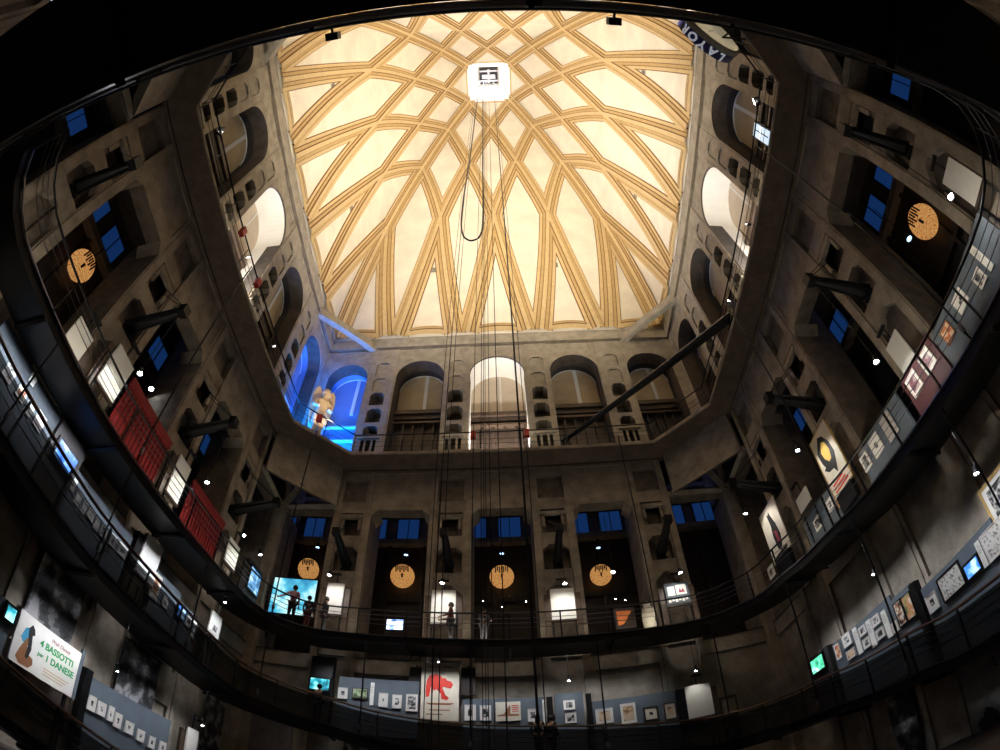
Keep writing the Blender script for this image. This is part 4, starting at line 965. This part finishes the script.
def spotlight(pos, aim, label, m=LAMP, r=.07, rod=None, group=None, power=0, ang=70, col=(1, .97, .9), face=None):
    p = Vector(pos); t = empty('spotlight', p, label, 'lamp', group); dv = (Vector(aim) - p).normalized()
    q = (Vector(face) if face else dv).to_track_quat('Z', 'Y').to_matrix().to_4x4()
    b = MB(); b.lathe([(r * .5, -.24), (r * .95, -.2), (r * 1.05, -.02), (r * 1.25, .02), (r * 1.25, .05), (r * 1.1, .05), (r * 1.05, .0)], BLACK, 12); o = b.build('housing', t); o.matrix_local = q
    b = MB(); b.lathe([(r * 1.04, .012), (r * .6, .035), (0, .045)], m, 12); o = b.build('lens', t); o.matrix_local = q
    b = MB(); b.tube([(0, 0, -.1), (0, 0, .16)], .018, BLACK, 5)
    if rod: b.tube([(0, 0, .1), (0, 0, rod)], .014, BLACK, 5)
    b.build('bracket', t)
    if power: LENS_LIGHTS.append((p + dv * .12, Vector(aim), power, ang, col))
    return t
def L2(side, u, d, z): return Fr(side)(u, d, z)
arms = [('F', -7.3, 11.35, 8.7, 'projector arm over the white board beside the projection screen'), ('F', -2.55, 11.12, 8.55, 'projector arm over the white board with the dark silhouette'), ('F', 2.25, 10.9, 8.5, 'projector arm over the white board right of the middle opening'), ('F', 7.0, 10.85, 8.5, 'projector arm over the grey board of small photographs'),
        ('L', -7.1, 0, 8.8, 'projector arm at the dark back end of the left wall'), ('L', -2.2, 10.6, 8.6, 'projector arm over the bright board left of the longer red cloth'), ('L', 2.55, 10.75, 8.65, 'projector arm over the board between the red cloth panels'), ('L', 7.3, 10.9, 8.75, 'projector arm beside the left front corner column'),
        ('R', 7.2, 9.2, 7.1, 'projector arm at the back end of the right wall'), ('R', 2.4, 9.65, 7.5, 'projector arm over the dark pink prints on the right'), ('R', -2.4, 11.0, 7.9, 'projector arm above the yellow face poster'), ('R', -7.2, 11.9, 8.5, 'projector arm above the standing dark figure poster')]
for sd, u, lz, deck, lb in arms:
    arm(sd, u, deck, lb, lz)
    if lz: spotlight(L2(sd, u, -1.76, lz), L2(sd, u, -.55, lz - 1.1), lb.replace('projector arm', 'white spotlight hung from the arm'), LAMP, .075, 13.35 - lz, power=60, ang=110, face=Fr(sd)(0, -.35, -1) - Fr(sd)(0, 0, 0))
# lamps in the openings and on the walkways
spots = [(L2('F', 4.83, 1.0, 12.64), (4.5, 9, 11), 'brightest white lamp, hanging in the opening right of middle', LAMP, .09, 3.2, 60), (L2('R', -3.6, 1.9, 16.0), (11, 3, 12), 'small blue white lamp high in the right wall opening', LAMP, .07, .5, 0),
         (L2('L', 1.2, 1.6, 13.9), (-11, 1, 10), 'blue white lamp in the middle opening of the left wall', LAMP, .10, 1.9, 12), (L2('L', 10.4, 1.2, 13.6), (-11, 10, 10), 'white lamp beside the left front corner column', LAMP, .08, 2.2, 8)]
for u, nm in ((-4.95, 'left'), (-.23, 'middle'), (4.51, 'right')): spots.append((L2('F', u, 2.0, 14.6), (u, 13, 11), 'small pale blue downlight above the %s glowing disc of the front wall' % nm, mat('blue_lamp_lens', (1, 1, 1), .3, emit=(.35, .65, 1.), estr=5.), .10, 1.3, 0))
spots += [(L2('F', -9.69, 2.0, 14.9), (-9.7, 13, 11), 'small pale blue downlight above the disc over the projection screen', MATS['blue_lamp_lens'], .10, 1.0, 0), (L2('R', 4.17, 2.0, 13.5), (13, -4.2, 11), 'small blue lamp below the ringed disc on the right', MATS['blue_lamp_lens'], .11, 2.2, 0), (L2('R', -1.58, 2.0, 14.3), (13, 1.6, 11), 'small blue lamp in the middle opening of the right wall', MATS['blue_lamp_lens'], .11, 1.5, 0), (L2('R', -12.4, 1.4, 15.8), (13, 12, 11), 'pale lamp at the right front corner column', MATS['blue_lamp_lens'], .12, .4, 0)]
for k, (x, z) in enumerate(((-1.01, 10.8), (-.25, 10.5), (.73, 10.7))): spots.append(((x, 10.6, z), (x, 11.5, 9), '%s of three small lamps low in the middle front opening' % ('left', 'middle', 'right')[k], LAMP, .03, .8, 0))
for k, (x, z) in enumerate(((4.40, 10.5), (4.80, 10.4))): spots.append(((x, 10.6, z), (x, 11.5, 9), '%s of two small lamps above the orange picture' % ('left', 'right')[k], LAMP, .03, .8, 0))
spots += [((-2.65, 9.95, 7.85), (-2.65, 10.7, 6.6), 'spotlight above the red animal poster', LAMP, .05, .3, 20), ((2.1, 9.95, 6.9), (2.1, 10.7, 5.8), 'spotlight above the tall narrow slate panel', LAMP, .05, 1.1, 12), ((6.95, 9.95, 6.6), (7.1, 10.6, 5.4), 'spotlight above the tall blank white board', LAMP, .05, 1.4, 22), ((9.9, 1.9, 5.9), (10.8, 2.2, 4.6), 'spotlight above the twin tall posters, lower right', LAMP, .06, 1.0, 12),
          ((9.8, -2.9, 5.45), (10.8, -2.5, 4.6), 'white spotlight near the large gilt picture', LAMP, .07, 1.2, 20), ((-9.8, 1.6, 3.6), (-10.8, 2.2, 2.6), 'white spotlight above the eight photographs', LAMP, .05, 1.5, 10), ((-9.8, 6.3, 3.4), (-10.7, 7.0, 2.6), 'white spotlight above the small board at the foot of the lowest flight', LAMP, .06, 1.5, 8), ((-9.9, 6.3, 8.2), (-10.7, 7., 7.3), 'spotlight above the pale board at the end of the lower left walkway', LAMP, .05, .3, 10)]
for p, aim, lb, m, r, rod, pw in spots: spotlight(p, aim, lb, m, r, rod, power=pw, ang=80, face=None if r > .088 and m != LAMP else Vector((-p[0] * .04, -p[1] * .04, -1)))
spotlight((-10.4, -6.0, 20.7), (-8, -4, 21.5), 'bright starry spotlight in the left gallery arch near the back', LAMPW, .19, None, power=0)
spotlight((10.4, -6.28, 20.87), (8, -5, 21.5), 'bright starry spotlight in the right gallery arch near the back', LAMPW, .19, None, power=0)
for p, lb in (((10.35, -1.2, 19.9), 'small white spotlight on the right gallery below the bright arch'), ((10.3, 2.6, 19.9), 'small white spotlight on the right gallery at the end of the long boom'), ((-10.3, 4.1, 19.9), 'small warm spotlight on the left gallery beside the blue corner'), ((-10.2, -.5, 20.1), 'small white spotlight on the left gallery above a red lamp box')):
    spotlight(p, (p[0] * .8, p[1], p[2] + .2), lb, LAMPW, .06, None)
spotlight((-5.34, -11.0, 7.3), (-4.0, -10.6, 5.), 'white lamp on the back wall above the overhead walkway, top left corner', LAMP, .12, None)
# red lamp boxes clipped to the railing
for k, (x, y, lb) in enumerate(((-1.42, 9.8, 'red lamp box on the railing left of the bright front arch'), (1.22, 9.8, 'red lamp box on the railing right of the bright front arch'), (-9.8, .4, 'red lamp box on the left railing nearer the front'), (-9.8, -2.0, 'red lamp box on the left railing nearer the back'), (-9.0, 8.3, 'red lamp box on the railing at the blue corner'))):
    t = empty('lamp_box', (x, y, 19.15), lb, 'lamp', 'red lamp boxes on the railing', PI / 2 if y < 5 else 0)
    b = MB(); b.box((-.13, -.1, 0), (.13, .1, .42), REDP); b.build('casing', t)
    b = MB(); b.lathe([(.06, .42), (.07, .5), (.03, .56), (0, .56)], MOUNT, 10); b.build('cap', t); b = MB(); b.box((-.03, .0, .1), (.03, .2, .3), BLACK); b.build('clamp', t)
t = empty('display_case', (10.4, -5.2, GZ), 'tall lit glass case on the right gallery near the bright spotlight', 'case')
b = MB(); b.box((-.1, -.35, 0), (.1, .35, 1.9), BLACK); b.build('frame', t); b = MB(); b.box((-.14, -.28, .5), (-.1, .28, 1.15), mat('lit_case_glass', (.5, .6, .7), .2, emit=(.55, .7, .85), estr=1.1)); b.box((-.14, -.28, 1.25), (-.1, .28, 1.8), MATS['lit_case_glass']); b.build('pane', t)
# long camera boom lying across the corner void
t = empty('camera_crane', (3.2, 10.45, GZ), 'long black camera crane boom reaching across the right front corner of the gallery', 'crane'); t.location.z += .08
e = Vector((10.45, 2.75, 19.15)) - Vector((3.2, 10.45, GZ)); s0 = Vector((0, 0, .72))
b = MB(); b.tube([s0 - (e - s0) * .02, s0 + (e - s0) * .33, s0 + (e - s0) * .66, e + (e - s0) * .02], [.11, .15, .20, .24], BLACK, 8); b.build('boom', t)
b = MB()
for g in (0.3, 2.4, 4.5): b.tube([(0, 0, .8), (.55 * math.cos(g), .45 * math.sin(g), 0)], .045, BLACK, 5)
b.build('tripod', t); b = MB(); b.lathe([(.0, .6), (.2, .62), (.2, .9), (0, .92)], BLACK, 10); b.build('head', t)
b = MB(); b.box((e.x - .35, e.y - .3, e.z - .35), (e.x + .3, e.y + .3, e.z + .35), BLACK); b.build('counterweight', t)
# ------------------------------------------------------------------ round hanging sign at the back right of the gallery
n = Vector((.388, -.818, -.427)).normalized(); ctr = Vector((8.04, -8.99, 20.06)); d0 = (ctr - CAM).normalized()
e1 = Vector((.734, .581, -.351)); e1 = (e1 - n * e1.dot(n)).normalized(); wv_ = (-d0 + n * d0.dot(n)).normalized()
e1 = (e1 - wv_ * e1.dot(wv_)).normalized()
if e1.cross(wv_).dot(n) < 0: e1 = -e1
t = empty('round_sign', ctr, 'round drum sign with cream face and blue lettered rim, hanging at top right', 'sign')
Rm = Matrix((e1, wv_, n)).transposed().to_4x4(); t.rotation_euler = Rm.to_euler()
Rs = 1.17
b = MB(); b.lathe([(Rs, -.62), (Rs, -.24), (Rs, -.24)], mat('sign_blue', (.03, .03, .16), .4), 40); b.build('lettered_rim', t)
b = MB(); b.lathe([(Rs, -.24), (Rs + .03, -.22), (Rs + .03, -.02), (Rs, 0.), (Rs * .93, .0)], mat('sign_grey', (.35, .33, .26), .5), 40); b.build('rim', t)
b = MB(); b.lathe([(Rs * .93, .0), (Rs * .93, -.03), (0, -.03)], mat('sign_face', (.74, .66, .52), .5, emit=(.95, .85, .68), estr=1.0), 40); b.build('face', t)
b = MB(); b.lathe([(Rs, -.62), (0, -.62)], BLACK, 40); b.build('back', t)
b = MB(); b.prism([(-.95, -.5), (-.5, .1), (.05, .05), (.2, -.3), (.7, -.45), (.55, -.8), (-.2, -.95)], 0, 0, mat('sign_brown', (.30, .21, .18), .6)); b.f.clear(); b.mi.clear(); b.v = [Vector((x, y, -.025)) for x, y in ((-1.0, -.4), (-.55, .12), (.02, .08), (.1, -.2), (.62, -.42), (.5, -.85), (-.25, -1.0))]; b.f = [tuple(range(7))]; b.mi = [0]; b.build('figure', t)
b = MB(); b.tube([(.0, .1, -.015), (.12, .62, -.015)], .025, mat('sign_line', (.12, .1, .2), .5), 4); b.build('pointer', t)
WB = mat('white_letters', (.85, .85, .88), .5, emit=(.8, .85, 1.), estr=.25)
dgx = bpy.context.evaluated_depsgraph_get
def txt_mesh(body, size, m, name='lettering', bold=0., shear=0., extrude=.004, align='CENTER'):
    c = bpy.data.curves.new('t', 'FONT'); c.body = body; c.size = size; c.extrude = extrude; c.offset = bold; c.shear = shear; c.align_x = align
    o = bpy.data.objects.new('t', c); COL.objects.link(o); bpy.context.view_layer.update()
    me = bpy.data.meshes.new_from_object(o.evaluated_get(dgx())); me.materials.clear(); me.materials.append(m)
    bpy.data.objects.remove(o); r = bpy.data.objects.new(name, me); COL.objects.link(r); return r
SGN = 1
for k, chx in enumerate('ROYAL'):
    g = PI / 2 + (k - 2) * .36         # angle round the rim; wv_ (local y) faces the camera
    o = txt_mesh(chx, .46, WB, bold=.018); o.parent = t
    rad = Vector((math.cos(g), math.sin(g), 0)); up = Vector((0, 0, -SGN)); tan = up.cross(rad)
    o.matrix_local = Matrix((tan, up, rad)).transposed().to_4x4()
    o.location = rad * (Rs + .012) + Vector((0, 0, -.28 if SGN > 0 else -.60))
b = MB(); b.tube([(-.3, .0, -.62), Rm.to_3x3().inverted() @ Vector((.55, -.3, -.7))], .04, BLACK, 6); b.tube([(.3, .0, -.62), Rm.to_3x3().inverted() @ Vector((.95, .1, -.7))], .04, BLACK, 6); b.build('bracket', t)
# ------------------------------------------------------------------ people and the statue: skinned stick figures turned into meshes
def skin(name, verts, edges, radii, m, parent, root=0, sub=1):
    me = bpy.data.meshes.new(name); me.from_pydata([tuple(v) for v in verts], edges, [])
    o = bpy.data.objects.new(name, me); COL.objects.link(o)
    md = o.modifiers.new('s', 'SKIN'); md.use_smooth_shade = True
    for sv, r in zip(me.skin_vertices[0].data, radii): sv.radius = (r, r) if not isinstance(r, tuple) else r; sv.use_root = False
    me.skin_vertices[0].data[root].use_root = True
    o.modifiers.new('d', 'SUBSURF').levels = sub; o.modifiers['d'].render_levels = sub
    bpy.context.view_layer.update()
    m2 = bpy.data.meshes.new_from_object(o.evaluated_get(dgx())); m2.materials.clear(); m2.materials.append(m)
    for p in m2.polygons: p.use_smooth = True
    bpy.data.objects.remove(o); r = bpy.data.objects.new(name, m2); COL.objects.link(r)
    if parent is not None: r.parent = parent
    return r
def person(loc, H, rotz, label, top, legs, larm=None, rarm=None, lean=0., longhair=False, hair=HAIR, step=.0):
    """faces local -y"""
    t = empty('person', loc, label, 'person', None, rotz); h = H
    V = lambda x, y, z: Vector((x * h, y * h, z * h))
    ly = lambda z: -lean * max(0, z - .53)
    J = {'pel': V(0, 0, .53), 'wa': V(0, ly(.62), .62), 'ch': V(0, ly(.75), .75), 'nk': V(0, ly(.83), .83), 'nk2': V(0, ly(.86) - .005, .862), 'hd': V(0, ly(.92) - .012, .915), 'tp': V(0, ly(.97) - .005, .962)}
    for s, nm, a in ((-1, 'l', larm), (1, 'r', rarm)):
        J[nm + 'sh'] = V(s * .105, ly(.80), .805)
        el, wr = a if a else ((s * .135, .015, .63), (s * .14, -.045, .485))
        J[nm + 'el'] = V(el[0], el[1] + ly(.63), el[2]); J[nm + 'wr'] = V(wr[0], wr[1] + ly(.5), wr[2])
        J[nm + 'hip'] = V(s * .048, 0, .50); J[nm + 'kn'] = V(s * .055, -.012 + s * step * .5, .275); J[nm + 'an'] = V(s * .055, .012 + s * step, .045); J[nm + 'to'] = V(s * .065, -.075 + s * step, .018)
    R = {'pel': .078, 'wa': .068, 'ch': .082, 'nk': .036, 'nk2': .032, 'hd': .056, 'tp': .040}
    for nm in 'lr': R.update({nm + 'sh': .036, nm + 'el': .025, nm + 'wr': .017, nm + 'hip': .056, nm + 'kn': .036, nm + 'an': .022, nm + 'to': .018})
    keys = list(J); ix = {k: i for i, k in enumerate(keys)}
    E = [('pel', 'wa'), ('wa', 'ch'), ('ch', 'nk'), ('nk', 'nk2'), ('nk2', 'hd'), ('hd', 'tp')]
    for nm in 'lr': E += [('ch', nm + 'sh'), (nm + 'sh', nm + 'el'), (nm + 'el', nm + 'wr'), ('pel', nm + 'hip'), (nm + 'hip', nm + 'kn'), (nm + 'kn', nm + 'an'), (nm + 'an', nm + 'to')]
    def sub(name, ks, grow, m, root):
        kk = [k for k in keys if k in ks]; jx = {k: i for i, k in enumerate(kk)}
        return skin(name, [J[k] for k in kk], [(jx[a], jx[b]) for a, b in E if a in jx and b in jx], [R[k] * h * grow for k in kk], m, t, jx[root])
    body = sub('body', set(keys), 1., SKIN, 'pel')
    sub('top', {'wa', 'ch', 'nk', 'pel', 'lsh', 'lel', 'lwr', 'rsh', 'rel', 'rwr'} - {'nk'}, 1.16, top, 'ch')
    sub('trousers', {'pel', 'lhip', 'rhip', 'lkn', 'rkn', 'lan', 'ran'}, 1.2, legs, 'pel')
    for nm in 'lr':
        b = MB(); b.tube([J[nm + 'an'] + V(0, .03, -.03), J[nm + 'an'] + V(0, 0, -.025), J[nm + 'to'] + V(0, -.005, -.002)], [.018 * h, .026 * h, .018 * h], CL2, 6); b.build('shoe', t, smooth=True)
        wr = J[nm + 'wr']; dv = (wr - J[nm + 'el']).normalized(); sd = dv.cross(Vector((0, 1, .2))).normalized()
        b = MB(); b.tube([wr, wr + dv * .028 * h, wr + dv * .052 * h], [.014 * h, .021 * h, .018 * h], SKIN, 6)
        for k in range(4):      # four fingers, each bent once, and a thumb from the side of the palm
            o_ = sd * (k - 1.5) * .0095 * h; l = (.036, .042, .040, .031)[k] * h; p = wr + dv * .05 * h + o_
            b.tube([p, p + dv * l * .55, p + dv * l * .95 + Vector((0, -.008 * h, 0))], [.0052 * h, .0048 * h, .004 * h], SKIN, 5)
        p = wr + dv * .022 * h - sd * .018 * h; b.tube([p, p - sd * .014 * h + dv * .012 * h, p - sd * .016 * h + dv * .03 * h], [.0062 * h, .0056 * h, .0045 * h], SKIN, 5)
        b.build('hand', t, smooth=True)
    b = MB(); hc = J['hd'] + V(0, .008, .012)
    for j in range(7):
        g0 = PI / 2 * j / 6
        pass
    b.lathe([(.0, .074 * h), (.034 * h, .066 * h), (.056 * h, .04 * h), (.063 * h, .008 * h), (.060 * h, -.025 * h), (.045 * h, -.045 * h)], hair, 12, 'z', tuple(hc + V(0, .008, 0)))
    if longhair: b.lathe([(.05 * h, 0), (.056 * h, -.06 * h), (.05 * h, -.13 * h), (.02 * h, -.16 * h)], hair, 10, 'z', tuple(hc + V(0, .03, -.03)))
    o = b.build('hair', t, smooth=True)
    b = MB(); f = J['hd']      # face: eyes, nose, mouth, ears
    for s in (-1, 1): b.lathe([(0, .006 * h), (.006 * h, 0), (0, -.006 * h)], MOUNT, 8, 'z', tuple(f + V(s * .02, -.052, .008))); b.lathe([(0, .012 * h), (.008 * h, 0), (0, -.012 * h)], SKIN, 6, 'z', tuple(f + V(s * .058, .0, .0)))
    b.tube([f + V(0, -.05, .008), f + V(0, -.066, -.012), f + V(0, -.052, -.016)], [.004 * h, .008 * h, .004 * h], SKIN, 5)
    b.tube([f + V(-.015, -.05, -.03), f + V(.015, -.05, -.03)], .003 * h, PINKI, 4); b.build('face', t)
    return t
up_l = ((-.24, -.06, .70), (-.30, -.2, .66)); up_r = ((.2, -.12, .68), (.16, -.24, .70))
fr_l = ((-.15, -.05, .64), (-.11, -.19, .60)); fr_r = ((.15, -.05, .64), (.11, -.19, .60))
person((-8.45, 8.95, dk(103.2)), 1.72, PI * 1.08, 'person in a pale pink top pointing at the cyan projection screen', CL1, CL2, rarm=((.24, -.06, .72), (.38, -.16, .70)))
person((-7.95, 9.42, dk(102.7)), 1.52, PI * .98, 'smaller person in grey beside the one pointing at the screen', CL4, CL3)
person((-7.32, 9.75, dk(102)), 1.70, PI * .5, 'person in black at the left edge of the bright white board', CL2, CL2)
person((-2.22, 9.80, dk(97)), 1.78, -PI * .45, 'person in dark red silhouetted against the white board', CL3, CL2, larm=fr_l, rarm=fr_r)
person((-.95, 9.95, dk(96)), 1.60, PI * .15, 'person in grey standing dimly in the middle front opening', CL4, CL4, larm=fr_l, rarm=fr_r)
person((.88, 9.85, dk(23.6)), 1.66, PI, 'person with long dark hair and pale trousers on the lower walkway', CL2, CL5, longhair=True, larm=fr_l, rarm=fr_r)
person((1.36, 10.05, dk(23.1)), 1.66, PI * .8, 'person in black beside the white strip on the lower walkway', CL2, CL6)
person((-7.15, 9.80, dk(31.6)), 1.66, PI, 'person with raised arms in front of the cyan television', CL6, CL2, larm=((-.16, -.04, .66), (-.06, -.14, .80)), rarm=((.16, -.04, .66), (.06, -.14, .80)))
# winged statue in the blue corner
t = empty('statue', (-9.95, 10.1, GZ + .03), 'pale gilded winged statue on a pedestal in the blue lit gallery corner', 'statue', None, PI * .22)
b = MB(); b.box((-.55, -.5, 0), (.55, .5, .12), MARBLE); b.box((-.45, -.4, .12), (.45, .4, .75), MARBLE); b.box((-.52, -.47, .75), (.52, .47, .88), MARBLE); b.build('pedestal', t)
J = [(0, 0, 2.55), (0, 0, 3.05), (0, -.02, 3.5), (0, -.02, 3.88), (0, -.05, 4.08), (0, -.08, 4.36), (0, -.06, 4.58), (-.40, 0, 3.72), (.40, 0, 3.72), (-.55, -.12, 3.2), (.55, -.12, 3.2), (-.25, -.42, 3.05), (.25, -.42, 3.05), (-.2, 0, 2.4), (.2, 0, 2.4), (-.2, -.08, 1.7), (.2, -.08, 1.7), (-.2, 0, 1.0), (.2, 0, 1.0), (-.22, -.28, .94), (.22, -.28, .94)]
skin('body', J, [(0, 1), (1, 2), (2, 3), (3, 4), (4, 5), (5, 6), (2, 7), (2, 8), (7, 9), (8, 10), (9, 11), (10, 12), (0, 13), (0, 14), (13, 15), (14, 16), (15, 17), (16, 18), (17, 19), (18, 20)], [.36, .33, .42, .2, .15, .24, .17, .2, .2, .14, .14, .1, .1, .26, .26, .2, .2, .14, .14, .12, .12], MARBLE, t)
for s in (-1, 1):
    b = MB(); W_ = [(0, 3.3), (.02, 4.2), (.14, 4.8), (.34, 5.1), (.52, 4.8), (.60, 4.1), (.54, 3.2), (.40, 2.4), (.22, 1.9), (.12, 2.6)]
    i = len(b.v); fr = [Vector((s * (.12 + x), .22 + .10 * x - .2 * x * x, z)) for x, z in W_]; bk = [v + Vector((0, .12, 0)) for v in fr]
    b.v = fr + bk; nW = len(W_); b.f = [tuple(range(nW)), tuple(range(2 * nW - 1, nW - 1, -1))] + [(k, nW + k, nW + (k + 1) % nW, (k + 1) % nW) for k in range(nW)]; b.mi = [b.m(MARBLE)] * len(b.f)
    b.build('wing', t)
b = MB(); b.lathe([(.26, 4.28), (.3, 4.4), (.24, 4.62), (.1, 4.76), (0, 4.8)], MARBLE, 12, 'z', (0, -.04, 0)); b.build('headdress', t)
# pale draped form on the upper walkway
t = empty('urn', (5.62, 10.5, dk(90)), 'pale tall draped urn right of the orange picture', 'urn')
b = MB(); b.lathe([(.0, .0), (.24, .0), (.27, .1), (.24, .3), (.28, .7), (.30, 1.0), (.24, 1.3), (.14, 1.42), (.13, 1.5), (.17, 1.56), (.10, 1.62), (0, 1.64)], mat('pale_plaster', (.62, .58, .48), .7, var=.1, scale=4), 16); b.build('body', t, smooth=True); b = MB(); b.lathe([(.3, -.0), (.3, .06), (0, .06)], BLACK, 12); b.build('base', t)
# black bracket clutter on the overhead walkway's edge
for x, lb in ((-1.55, 'short black floodlight clamped under the overhead walkway, upper left'), (1.45, 'small black floodlight clamped under the overhead walkway, upper right')):
    t = empty('floodlight', (x, -9.27, 7.4), lb, 'lamp')
    b = MB(); b.box((-.07, .0, -.02), (.07, .09, .12), BLACK); b.build('housing', t); b = MB(); b.tube([(0, .02, .05), (0, -.08, .02)], .015, BLACK, 5); b.build('clamp', t)
# ------------------------------------------------------------------ light
def L_area(name, loc, target, sx, sy, power, col=(1, 1, 1), spread=PI):
    l = bpy.data.lights.new(name, 'AREA'); l.shape = 'RECTANGLE'; l.size = sx; l.size_y = sy; l.energy = power; l.color = col; l.spread = spread
    o = bpy.data.objects.new(name, l); COL.objects.link(o); o.location = loc
    o.rotation_euler = (Vector(target) - Vector(loc)).to_track_quat('-Z', 'Y').to_euler(); return o
def L_spot(name, loc, target, power, ang=60, col=(1, 1, 1), blend=.6, rad=.08):
    l = bpy.data.lights.new(name, 'SPOT'); l.energy = power; l.spot_size = math.radians(ang); l.spot_blend = blend; l.color = col; l.shadow_soft_size = rad
    o = bpy.data.objects.new(name, l); COL.objects.link(o); o.location = loc
    o.rotation_euler = (Vector(target) - Vector(loc)).to_track_quat('-Z', 'Y').to_euler(); return o
def L_point(name, loc, power, col=(1, 1, 1), rad=.15):
    l = bpy.data.lights.new(name, 'POINT'); l.energy = power; l.color = col; l.shadow_soft_size = rad
    o = bpy.data.objects.new(name, l); COL.objects.link(o); o.location = loc; return o
WARM = (1., .90, .74); NEUT = (1, .90, .74); COOL = (.92, .95, 1.)
# floodlights standing on the gallery floor behind the railing, thrown up into the dome
for sd in 'FLRB':
    R_ = ROT[sd]
    x, y = R_(0, 10.3); tx, ty = R_(0, -13.)
    L_area('dome_flood', (x, y, 19.8), (tx, ty, 55), 14., .35, 1600, WARM, math.radians(85))
    x, y = R_(0, 10.15); tx, ty = R_(0, 11.3)
    L_area('gallery_fill', (x, y, 19.85), (tx, ty, 25.), 9., .2, 26, NEUT)  # unseen fill added to brighten the arcade walls
L_area('lantern_light', (0, 0, 67.5), (0, 0, 60), 1.6, 1.6, 400, COOL)
# white light inside the three middle arches, blue light in the left front corner
for sd in 'FLR': L_area('arch_light', Fr(sd)(SHIFT[sd], .35, 20.2), Fr(sd)(SHIFT[sd], 1.1, 27.), 2.4, .3, 380, (1, .96, .88))
for sd, u in (('F', -9.4), ('L', 9.4)):
    L_area('blue_flood', Fr(sd)(u, .3, 18.75), Fr(sd)(u, .95, 26.), 2.2, .3, 1300, (.004, .20, 1.))
L_area('blue_flood', (-9.9, 9.9, 25.), (-11.5, 11.5, 28.5), .4, .4, 90, (.004, .14, 1.))
L_spot('statue_spot', (-8.3, 8.5, 19.2), (-9.95, 10.1, 22.5), 900, 50, (1, .82, .55))
# unseen fill strips added above the upper walkway to brighten the lower walls
for sd, z in (('F', 8.75), ('L', 8.95), ('R', 8.3)):
    R_ = ROT[sd]; x, y = R_(0, 9.7); tx, ty = R_(0, 11.6)
    L_area('wall_fill', (x, y, z), (tx, ty, 15.), 17., .2, 110, NEUT)
# dim blue light high in the corridors behind the openings
for sd in 'FLR':
    T_ = Fr(sd); a = T_(0, 3.0, 18.2); b = T_(0, .2, 15.2); o = L_area('corridor_light', a, b, .2, 24., 60, (.16, .24, .75))
    if sd == 'F': o.data.size, o.data.size_y = 24., .2
# lamps strung under the upper walkway for the pictures below it, and under the lower one for the lowest flight
for p, tg, sx, e in (((-1., 9.75, 8.05), (-1., 10.85, 5.9), 13., 42), ((9.75, -3., 6.6), (10.85, -3., 3.9), 5.5, 26), ((9.75, 3.6, 7.2), (10.85, 3.6, 4.6), 7.5, 36), ((-9.75, 3., 8.1), (-10.85, 3., 6.8), 9., 28), ((-9.75, -4., 8.2), (-10.85, -4., 7.4), 5., 24), ((-9.8, .3, 4.95), (-10.85, .3, 2.6), 3., 26), ((-9.8, 4.6, 4.7), (-10.85, 4.6, 2.2), 5., 26)):
    o = L_area('picture_light', p, tg, sx, .12, e * 1.7, COOL, math.radians(75))
    if abs(p[0]) > 5: o.rotation_euler = (Matrix.Rotation(0, 4, 'Z') @ (Vector(tg) - Vector(p)).to_track_quat('-Z', 'X').to_matrix().to_4x4()).to_euler(); o.data.size, o.data.size_y = .12, sx
for p, aim, pw, ang, col in LENS_LIGHTS: L_spot('lamp_beam', p, aim, pw, ang, col, .7, .05)
# ------------------------------------------------------------------ world, camera, colour
w = bpy.data.worlds.new('World'); sc.world = w; w.use_nodes = True
w.node_tree.nodes['Background'].inputs[0].default_value = (.004, .004, .006, 1)
cd = bpy.data.cameras.new('Camera'); cam = bpy.data.objects.new('Camera', cd); COL.objects.link(cam); sc.camera = cam
cd.type = 'PANO'; cd.sensor_fit = 'HORIZONTAL'; cd.sensor_width = 36; cd.sensor_height = 27
cc = cd if hasattr(cd, 'panorama_type') else cd.cycles
cc.panorama_type = 'FISHEYE_EQUISOLID'; cc.fisheye_lens = 530 * 36 / 1000; cc.fisheye_fov = math.radians(220)
cd.clip_start = .02; cd.clip_end = 300
M = Matrix(((0.99919009, 0.04011051, 0.00321188), (0.03246199, -0.75633894, -0.65337403), (-0.02377789, 0.65294912, -0.75702844))).to_4x4()
M.translation = CAM; cam.matrix_world = M
vs = sc.view_settings; vs.view_transform = 'Standard'; vs.look = 'None'; vs.exposure = 0; vs.gamma = 1; vs.use_curve_mapping = False
cy = sc.cycles; cy.max_bounces = 6; cy.diffuse_bounces = 4; cy.glossy_bounces = 2; cy.transmission_bounces = 2; cy.sample_clamp_indirect = 4; cy.use_denoising = True
